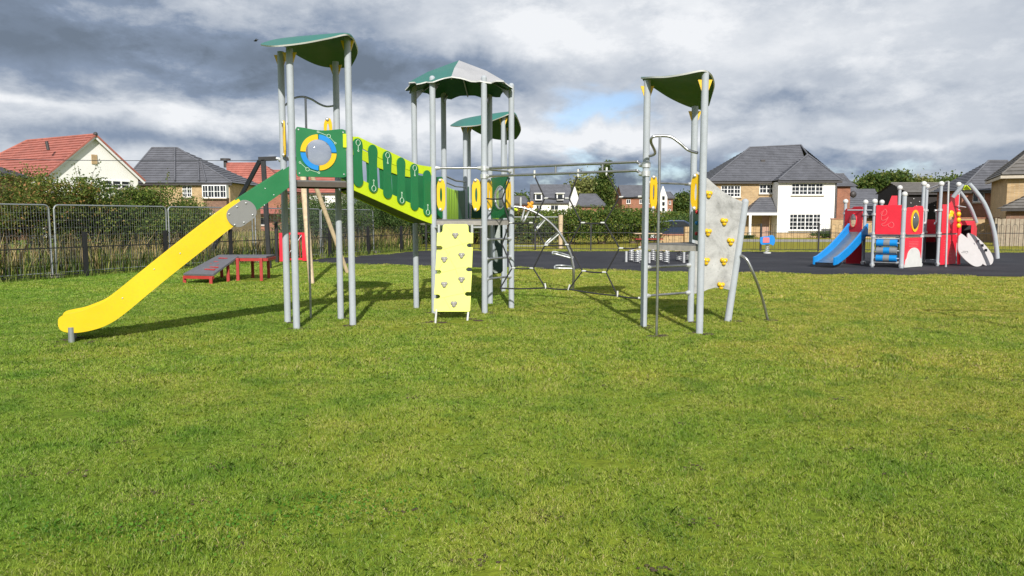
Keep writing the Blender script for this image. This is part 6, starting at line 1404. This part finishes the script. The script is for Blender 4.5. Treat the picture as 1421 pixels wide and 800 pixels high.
def house_buff():
    Y = 50.0; c = V(pxs(1396, Y), Y, 0); he = HZ(243.5, Y); t = thing('buff_corner_house', c, 'large buff brick house with hipped grey roof cut by the right edge', 'house')
    bk = V(pxs(1374, 58), 58, 0); sd_ = (bk - c).normalized(); fd = V(sd_.y, -sd_.x, 0); far = c + fd * 10
    wallp(t, (bk.x, bk.y), (c.x, c.y), he, 'buff', label='shaded side wall'); wall_win(t, (c.x, c.y), (far.x, far.y), he, 'buff', [(3.2, 4.4, 3.2, 4.3, 2, None)])
    up = V(0, 0, he); e1 = c + up - sd_ * 0.45 - fd * 0.4; e0 = bk + up + sd_ * 0.4 - fd * 0.4; e2 = far + up - sd_ * 0.45
    ap = c + sd_ * 4.5 + fd * 4.0; ap.z = HZ(160, ap.y); ap2 = ap + fd * 4
    rf = sawroof('roof', t, [(e0, e1, ap, ap, 17), (e1, e2, ap2, ap, 17), (far + sd_ * 9.5 + up, e0, ap, ap2, 17)], 'brownslate', rise=0.06)
    for a, b in ((e1, ap), (e0, ap)): mb = MB(); mb.tube([a + V(0, 0, 0.05), b + V(0, 0, 0.05)], 0.07, 6); obj('hip_tile', mb, M['brownslate'], rf)
    mb = MB(); mb.beam(e1 + V(0, 0.1, -0.13), e2 + V(0, 0.1, -0.13), 0.14, 0.18); mb.beam(e0 + V(0.1, 0, -0.13), e1 + V(0.1, 0.1, -0.13), 0.14, 0.18); obj('gutter', mb, M['stone'], t)
    n0 = c - sd_ * 2.0 - fd * 0.5; n1 = n0 + fd * 9; zl = HZ(290, n0.y); zh_ = 3.86; w0 = c - fd * 0.5; w1 = c + fd * 2.5; w2 = c + fd * 8.5
    U = lambda p, z: V(p.x, p.y, z)
    sawroof('lean_to_roof', t, [(U(n0, zl), U(n1, zl), U(w2 - sd_ * 0.01, zh_), U(w1 - sd_ * 0.01, zh_), 9), (U(w0, zl), U(n0, zl), U(w1, zh_), U(w1, zh_), 9)], 'brownslate', rise=0.05)
    q0 = n0 + sd_ * 0.35 + fd * 0.35; q1 = n1 + sd_ * 0.35
    wallp(t, (q0.x, q0.y), (q1.x, q1.y), zl - 0.02, 'brown', label='lean-to wall')
    mb = MB(); mb.beam(U(n0, zl - 0.08), U(n1, zl - 0.08), 0.12, 0.14); obj('lean_to_gutter', mb, M['fascia'], t)
house_buff()
# garden walls and board fence
def gwall(name, x0, x1, Y, top, mat, label, cat='garden wall'):
    a, b = pxs(x0, Y), pxs(x1, Y); h = HZ(top, Y); t = thing(name, ((a + b) / 2, Y, 0), label, cat, None)
    mb = MB(); mb.box(((a + b) / 2, Y, h / 2 - 0.05), (b - a, 0.22, h)); obj('wall_body', mb, M[mat], t); mb = MB(); mb.box(((a + b) / 2, Y, h + 0.0), (b - a + 0.06, 0.3, 0.09)); obj('coping', mb, M['redbrick' if mat == 'buff' else 'stone'], t); return t
gwall('garden_wall', 1154, 1180, 60.5, 304, 'buff', 'buff brick garden wall with red coping beside the white house')
gwall('garden_wall', 1196, 1262, 61, 308, 'buff', 'buff brick garden wall seen behind the red toddler frame')
gwall('garden_wall', 1332, 1386, 52, 303, 'buff', 'buff brick garden wall behind the white petals and arches')
tw = gwall('garden_wall', 912, 956, 50, 326, 'buff', 'low buff brick wall with a pier behind the wobble bridge')
mb = MB(); q = AT(953, 320, 49.8); mb.box((q.x, q.y, HZ(315, 49.8) / 2), (0.34, 0.34, HZ(315, 49.8))); obj('pier', mb, M['buff'], tw)
def boardfence():
    Y = 44.0; x0 = pxs(1385, Y); t = thing('board_fence', (x0, Y, 0), 'weathered grey board fence at the right edge below the lean-to roof', 'fence'); h = HZ(304, Y); me = None
    for k in range(26):
        if me is None: mb = MB(); mb.box((0, 0, h / 2), (0.115, 0.02, h)); o = obj('board', mb, M['fencewood'], None); o.parent = t; me = o.data
        else: o = bpy.data.objects.new('board', me); COL.objects.link(o); o.parent = t
        o.location = (0.07 + k * 0.128, 0.03 * (k % 2), rng.uniform(-0.02, 0.02))
    for z in (0.4, h - 0.3): mb = MB(); mb.beam((x0, Y + 0.06, z), (x0 + 3.4, Y + 0.06, z), 0.04, 0.09); obj('rail', mb, M['fencewood'], t)
    for k in (0, 1, 2): mb = MB(); mb.box((x0 - 0.05 + k * 1.7, Y + 0.08, h / 2), (0.1, 0.1, h + 0.1)); obj('post', mb, M['fencewood'], t)
boardfence()
# drive and paths beyond the fence
sheet('pavement', [(14, 52, 0), (45, 50, 0), (45, 56, 0), (14, 58, 0)], 0.004, M['paving'])
# car
def car():
    Y = 54; c = AT(903, 334, Y); x0, x1 = pxs(889, Y), pxs(917, Y) + 1.3; t = thing('parked_car', ((x0 + x1) / 2, Y, 0), 'dark blue hatchback parked behind the bushes left of the low buff wall', 'car')
    L = 4.0; x1 = x0 + L; zt_ = 1.48; sil = [(0, 0.45), (0.02, 0.75), (0.25, 0.92), (0.9, 0.98), (1.5, 1.40), (2.0, 1.47), (2.9, 1.46), (3.6, 1.12), (3.95, 1.0), (4.0, 0.5), (3.9, 0.28), (0.1, 0.28)]
    mb = MB(); mb.prism([V(x0 + a, Y, b) for a, b in sil], 1.7, (0, 1, 0)); obj('body', mb, M['car'], t, bevel=0.06)
    for P in ([(1.08, 0.98), (1.52, 1.34), (2.1, 1.38), (2.1, 0.98)], [(2.17, 0.98), (2.17, 1.38), (2.85, 1.37), (3.35, 1.05), (3.3, 0.98)]):
        mb = MB(); mb.prism([V(x0 + a, Y - 0.86, b) for a, b in P], 0.03, (0, 1, 0)); obj('window', mb, M['glass'], t)
    for a in (0.75, 3.2):
        for s_ in (-1, 1):
            mb = MB(); mb.tube([V(x0 + a, Y + s_ * 0.72, 0.32), V(x0 + a, Y + s_ * 0.90, 0.32)], 0.32, 16); w_ = obj('wheel', mb, M['tyre'], t); mb = MB(); mb.tube([V(x0 + a, Y + s_ * 0.90, 0.32), V(x0 + a, Y + s_ * 0.915, 0.32)], 0.19, 12); obj('rim', mb, M['alu'], w_)
    mb = MB(); mb.box((x0 + 0.12, Y - 0.6, 0.78), (0.25, 0.3, 0.14)); obj('headlight', mb, M['alu'], t)
    mb = MB(); mb.box((x0 + 1.15, Y - 0.98, 1.02), (0.14, 0.2, 0.13)); obj('mirror', mb, M['car'], t)
car()
def picnic():
    Y = 43.5; t = thing('picnic_table', (pxs(897, Y), Y, 0), 'brown picnic table beyond the fence below the dark car', 'picnic table'); x0, x1 = pxs(880, Y), pxs(918, Y)
    for z, y_, w in ((0.74, 0, 0.7), (0.44, -0.62, 0.26), (0.44, 0.62, 0.26)):
        n = 3 if w > 0.5 else 1
        for k in range(n): mb = MB(); mb.box(((x0 + x1) / 2, Y + y_ + (k - (n - 1) / 2) * 0.24, z), (x1 - x0, 0.22, 0.045)); obj('plank', mb, M['timber' if w > 0.5 else 'redpaint'], t)
    for x in (x0 + 0.3, x1 - 0.3):
        for s_ in (-1, 1): mb = MB(); mb.beam((x, Y + s_ * 0.6, 0), (x, Y + s_ * 0.2, 0.72), 0.09, 0.05, (1, 0, 0)); obj('leg', mb, M['brown'], t)
        mb = MB(); mb.beam((x + 0.06, Y - 0.72, 0.40), (x + 0.06, Y + 0.72, 0.40), 0.04, 0.09); obj('bearer', mb, M['brown'], t)
picnic()

# ================================================================ lawn blades (geometry nodes scatter of turf tufts)
def turf_tile(name, size, nb, wd, h0, h1, clump, seed, mat):
    r = np.random.default_rng(seed); x = r.uniform(-size / 2, size / 2, nb) * 1.12; y = r.uniform(-size / 2, size / 2, nb) * 1.12
    k1, k2 = r.uniform(0, 6.28, 2); kx = 2 * np.pi / clump
    f = 0.5 + 0.5 * np.sin(x * kx + k1 + 1.3 * np.sin(y * kx * 0.7)) * np.sin(y * kx * 1.1 + k2 + 1.1 * np.sin(x * kx * 0.8))
    h = (h0 + (h1 - h0) * f) * r.uniform(0.55, 1.25, nb); th = np.sin(x * kx * 0.9 + k2) * 2.2 + np.cos(y * kx * 0.8 + k1) * 2.2 + r.normal(0, 0.9, nb)
    ln = h * r.uniform(0.25, 1.25, nb); lean = np.column_stack([np.cos(th), np.sin(th), np.zeros(nb)]) * ln[:, None]
    a = r.uniform(0, 6.28, nb); side = np.column_stack([np.cos(a), np.sin(a), np.zeros(nb)]) * (wd * r.uniform(0.6, 1.3, nb))[:, None] / 2
    base = np.column_stack([x, y, np.zeros(nb) - 0.004]); up = np.column_stack([np.zeros((nb, 2)), h])
    mid = base + lean * 0.3 + up * 0.6; tip = base + lean + up * 0.92
    v = np.stack([base - side, base + side, mid + side * 0.85, tip, mid - side * 0.85], 1).reshape(-1, 3)
    me = bpy.data.meshes.new(name); n = nb; k = 5; v = v.astype(np.float32)
    me.vertices.add(n * k); me.vertices.foreach_set('co', v.ravel()); me.loops.add(n * k); me.loops.foreach_set('vertex_index', np.arange(n * k, dtype=np.int32))
    me.polygons.add(n); me.polygons.foreach_set('loop_start', np.arange(0, n * k, k, dtype=np.int32)); me.polygons.foreach_set('loop_total', np.full(n, k, dtype=np.int32))
    me.materials.append(mat); me.update(calc_edges=True); return bpy.data.objects.new(name, me)
def scatter(name, pts, scl, tiles, label, zs=None):
    coll = bpy.data.collections.new(name + '_tiles')
    for t in tiles: coll.objects.link(t)
    me = bpy.data.meshes.new(name); me.from_pydata([tuple(p) for p in pts], [], [])
    for nm, arr in (('scl', scl), ('rot', rng.uniform(0, 6.28, len(pts)))):
        at = me.attributes.new(nm, 'FLOAT', 'POINT'); at.data.foreach_set('value', np.asarray(arr, dtype=np.float32))
    zz_ = zs if zs is not None else np.ones(len(pts)); at = me.attributes.new('zs', 'FLOAT', 'POINT'); at.data.foreach_set('value', np.asarray(zz_, dtype=np.float32))
    o = bpy.data.objects.new(name, me); COL.objects.link(o)
    ng = bpy.data.node_groups.new(name, 'GeometryNodeTree'); ng.interface.new_socket('Geometry', in_out='INPUT', socket_type='NodeSocketGeometry'); ng.interface.new_socket('Geometry', in_out='OUTPUT', socket_type='NodeSocketGeometry')
    N, L = ng.nodes, ng.links; gi, go = N.new('NodeGroupInput'), N.new('NodeGroupOutput')
    ci = N.new('GeometryNodeCollectionInfo'); ci.inputs['Collection'].default_value = coll; ci.inputs['Separate Children'].default_value = True; ci.inputs['Reset Children'].default_value = True
    ip = N.new('GeometryNodeInstanceOnPoints'); ip.inputs['Pick Instance'].default_value = True
    def attr(nm): a = N.new('GeometryNodeInputNamedAttribute'); a.data_type = 'FLOAT'; a.inputs['Name'].default_value = nm; return a.outputs['Attribute']
    cx = N.new('ShaderNodeCombineXYZ'); L.new(attr('rot'), cx.inputs[2]); e2r = N.new('FunctionNodeEulerToRotation'); L.new(cx.outputs[0], e2r.inputs[0])
    cs = N.new('ShaderNodeCombineXYZ'); sa = attr('scl'); L.new(sa, cs.inputs[0]); L.new(sa, cs.inputs[1]); L.new(attr('zs'), cs.inputs[2])
    L.new(gi.outputs[0], ip.inputs['Points']); L.new(ci.outputs[0], ip.inputs['Instance']); L.new(e2r.outputs[0], ip.inputs['Rotation']); L.new(cs.outputs[0], ip.inputs['Scale'])
    L.new(ip.outputs[0], go.inputs[0]); md = o.modifiers.new('scatter', 'NODES'); md.node_group = ng
    o['kind'] = 'stuff'; o['label'] = label; return o
def lowfreq(x, y):
    return 0.5 + 0.25 * np.sin(x * 1.9 + 1.3 * np.sin(y * 1.1)) + 0.25 * np.sin(y * 2.6 + 1.7 * np.sin(x * 0.9 + 0.5))
def band(y0, y1, step, jit=0.35):
    P = []; y = y0
    while y < y1:
        w = 0.70 * (y + step) + 0.6; x = -w
        while x < w: P.append((x + rng.uniform(-jit, jit) * step, y + rng.uniform(-jit, jit) * step, 0)); x += step
        y += step
    P = np.array(P); keep = ~inside(P[:, 0], P[:, 1], [(p.x, p.y) for p in SURF])
    # lawn stops at the left boundary fence and the far fence
    lim = -12.87 + 8.5 * (P[:, 1] - 19.2) / 19.3; keep &= P[:, 0] > lim - 0.2; keep &= P[:, 1] < 39.5
    b = np.array(basepts)
    for bx, by, br in b:
        d = np.hypot(P[:, 0] - bx, P[:, 1] - by); keep &= d > (br + 0.0 + step * 0.30 + rng.uniform(-0.02, 0.08, len(P)))
    # scattered bare spots
    keep &= ~((np.sin(P[:, 0] * 3.1 + 0.6 * P[:, 1]) * np.sin(P[:, 1] * 2.3 - 0.8 * P[:, 0]) > 0.90) & (rng.random(len(P)) < 0.8))
    return P[keep]
def mk(prefix, size, nb, wd, h0, h1, clump, cnt): return [turf_tile('%s_tuft' % prefix, size, nb, wd, h0, h1, clump, 100 + i + int(size * 1000), M['blade']) for i in range(cnt)]
p = band(2.6, 7.6, 0.17); z = 0.45 + 0.75 * lowfreq(p[:, 0] * 1.7, p[:, 1] * 1.7) + 0.55 * lowfreq(p[:, 1] * 3.9 + 2, p[:, 0] * 2.7); scatter('grass', p, rng.uniform(0.9, 1.15, len(p)), mk('fine', 0.24, 520, 0.0030, 0.010, 0.030, 0.13, 7), 'short lawn grass near the camera', z)
p = band(7.6, 15.5, 0.36); z = 0.45 + 0.75 * lowfreq(p[:, 0], p[:, 1]) + 0.6 * lowfreq(p[:, 1] * 2.6 + 2, p[:, 0] * 1.9); scatter('grass_middle', p, rng.uniform(0.9, 1.15, len(p)), mk('mid', 0.5, 900, 0.0055, 0.010, 0.036, 0.24, 7), 'lawn grass round the climbing frame', z)
p = band(15.5, 40.0, 0.75); z = 0.6 + 0.8 * lowfreq(p[:, 0] * 0.7, p[:, 1] * 0.7); scatter('grass_far', p, rng.uniform(0.9, 1.15, len(p)), mk('far', 1.0, 1200, 0.012, 0.012, 0.042, 0.45, 6), 'lawn grass in front of the black surfacing', z)
# clover and longer tufts near the camera
def extra(n, xy, h0, h1, wd, mat, label, name): 
    return blades(name, n, xy, h0, h1, wd, mat, label, 0.8)
cl = np.concatenate([np.column_stack([rng.normal(-1.75 + dx, 0.28, 260), rng.normal(3.95 + dy, 0.16, 260)]) for dx, dy in ((0, 0), (0.5, 0.15), (-0.55, -0.1), (0.9, 0.3))])
pts = np.column_stack([cl, rng.uniform(0.012, 0.028, len(cl))]); o = np_mesh('clover', leaf_quads(pts, 0.016, asp=0.9), 4, M['clover']); o['kind'] = 'stuff'; o['label'] = 'darker clover leaves in the lawn at the lower left'
tx = []
for k in range(420):
    y_ = 2.8 + 13 * rng.random() ** 1.4; x_ = rng.uniform(-0.72, 0.72) * y_; m_ = int(rng.integers(5, 16)); tx.append(np.column_stack([rng.normal(x_, 0.03, m_), rng.normal(y_, 0.03, m_)]))
tx = np.concatenate(tx); extra(len(tx), tx, 0.03, 0.065, 0.0036, 'weed', 'longer grass tufts sticking out of the lawn', 'grass_tufts')
tx = np.column_stack([rng.uniform(-7, 9, 2200), 2.8 + 11 * rng.random(2200) ** 1.3]); extra(len(tx), tx, 0.015, 0.045, 0.003, 'dry', 'thin straw coloured grass stems across the lawn', 'dry_grass')
# little bare soil mounds round the feet of posts
sm_ = MB()
for bx, by, br in basepts:
    if by > 13.5: continue
    for k in range(int(rng.integers(3, 7))):
        a = rng.uniform(0, 6.28); d = br + rng.uniform(0.0, 0.12); sm_.ball((bx + d * math.cos(a), by + d * math.sin(a), 0.0), rng.uniform(0.03, 0.07), 7, 4, (1.4, 1, 0.25))
dsp = []
for k in range(60):
    y_ = 2.9 + 9 * rng.random() ** 1.3; x_ = rng.uniform(-0.7, 0.7) * y_; dsp.append((x_, y_))
    for j in range(12): sm_.ball((x_ + rng.normal() * 0.05, y_ + rng.normal() * 0.035, 0.006), rng.uniform(0.003, 0.011), 5, 4, (1.5, 1, 0.6))
dq = np.concatenate([np.column_stack([rng.normal(a, 0.09, 26), rng.normal(b, 0.06, 26)]) for a, b in dsp])
blades('straw_litter', len(dq), dq, 0.008, 0.022, 0.0035, 'dry', 'dead straw round the bare spots in the lawn', 2.2)
o = obj('soil', sm_, M['soilm'], recalc=False); o['kind'] = 'stuff'; o['label'] = 'crumbs of bare soil at post feet and in the lawn'
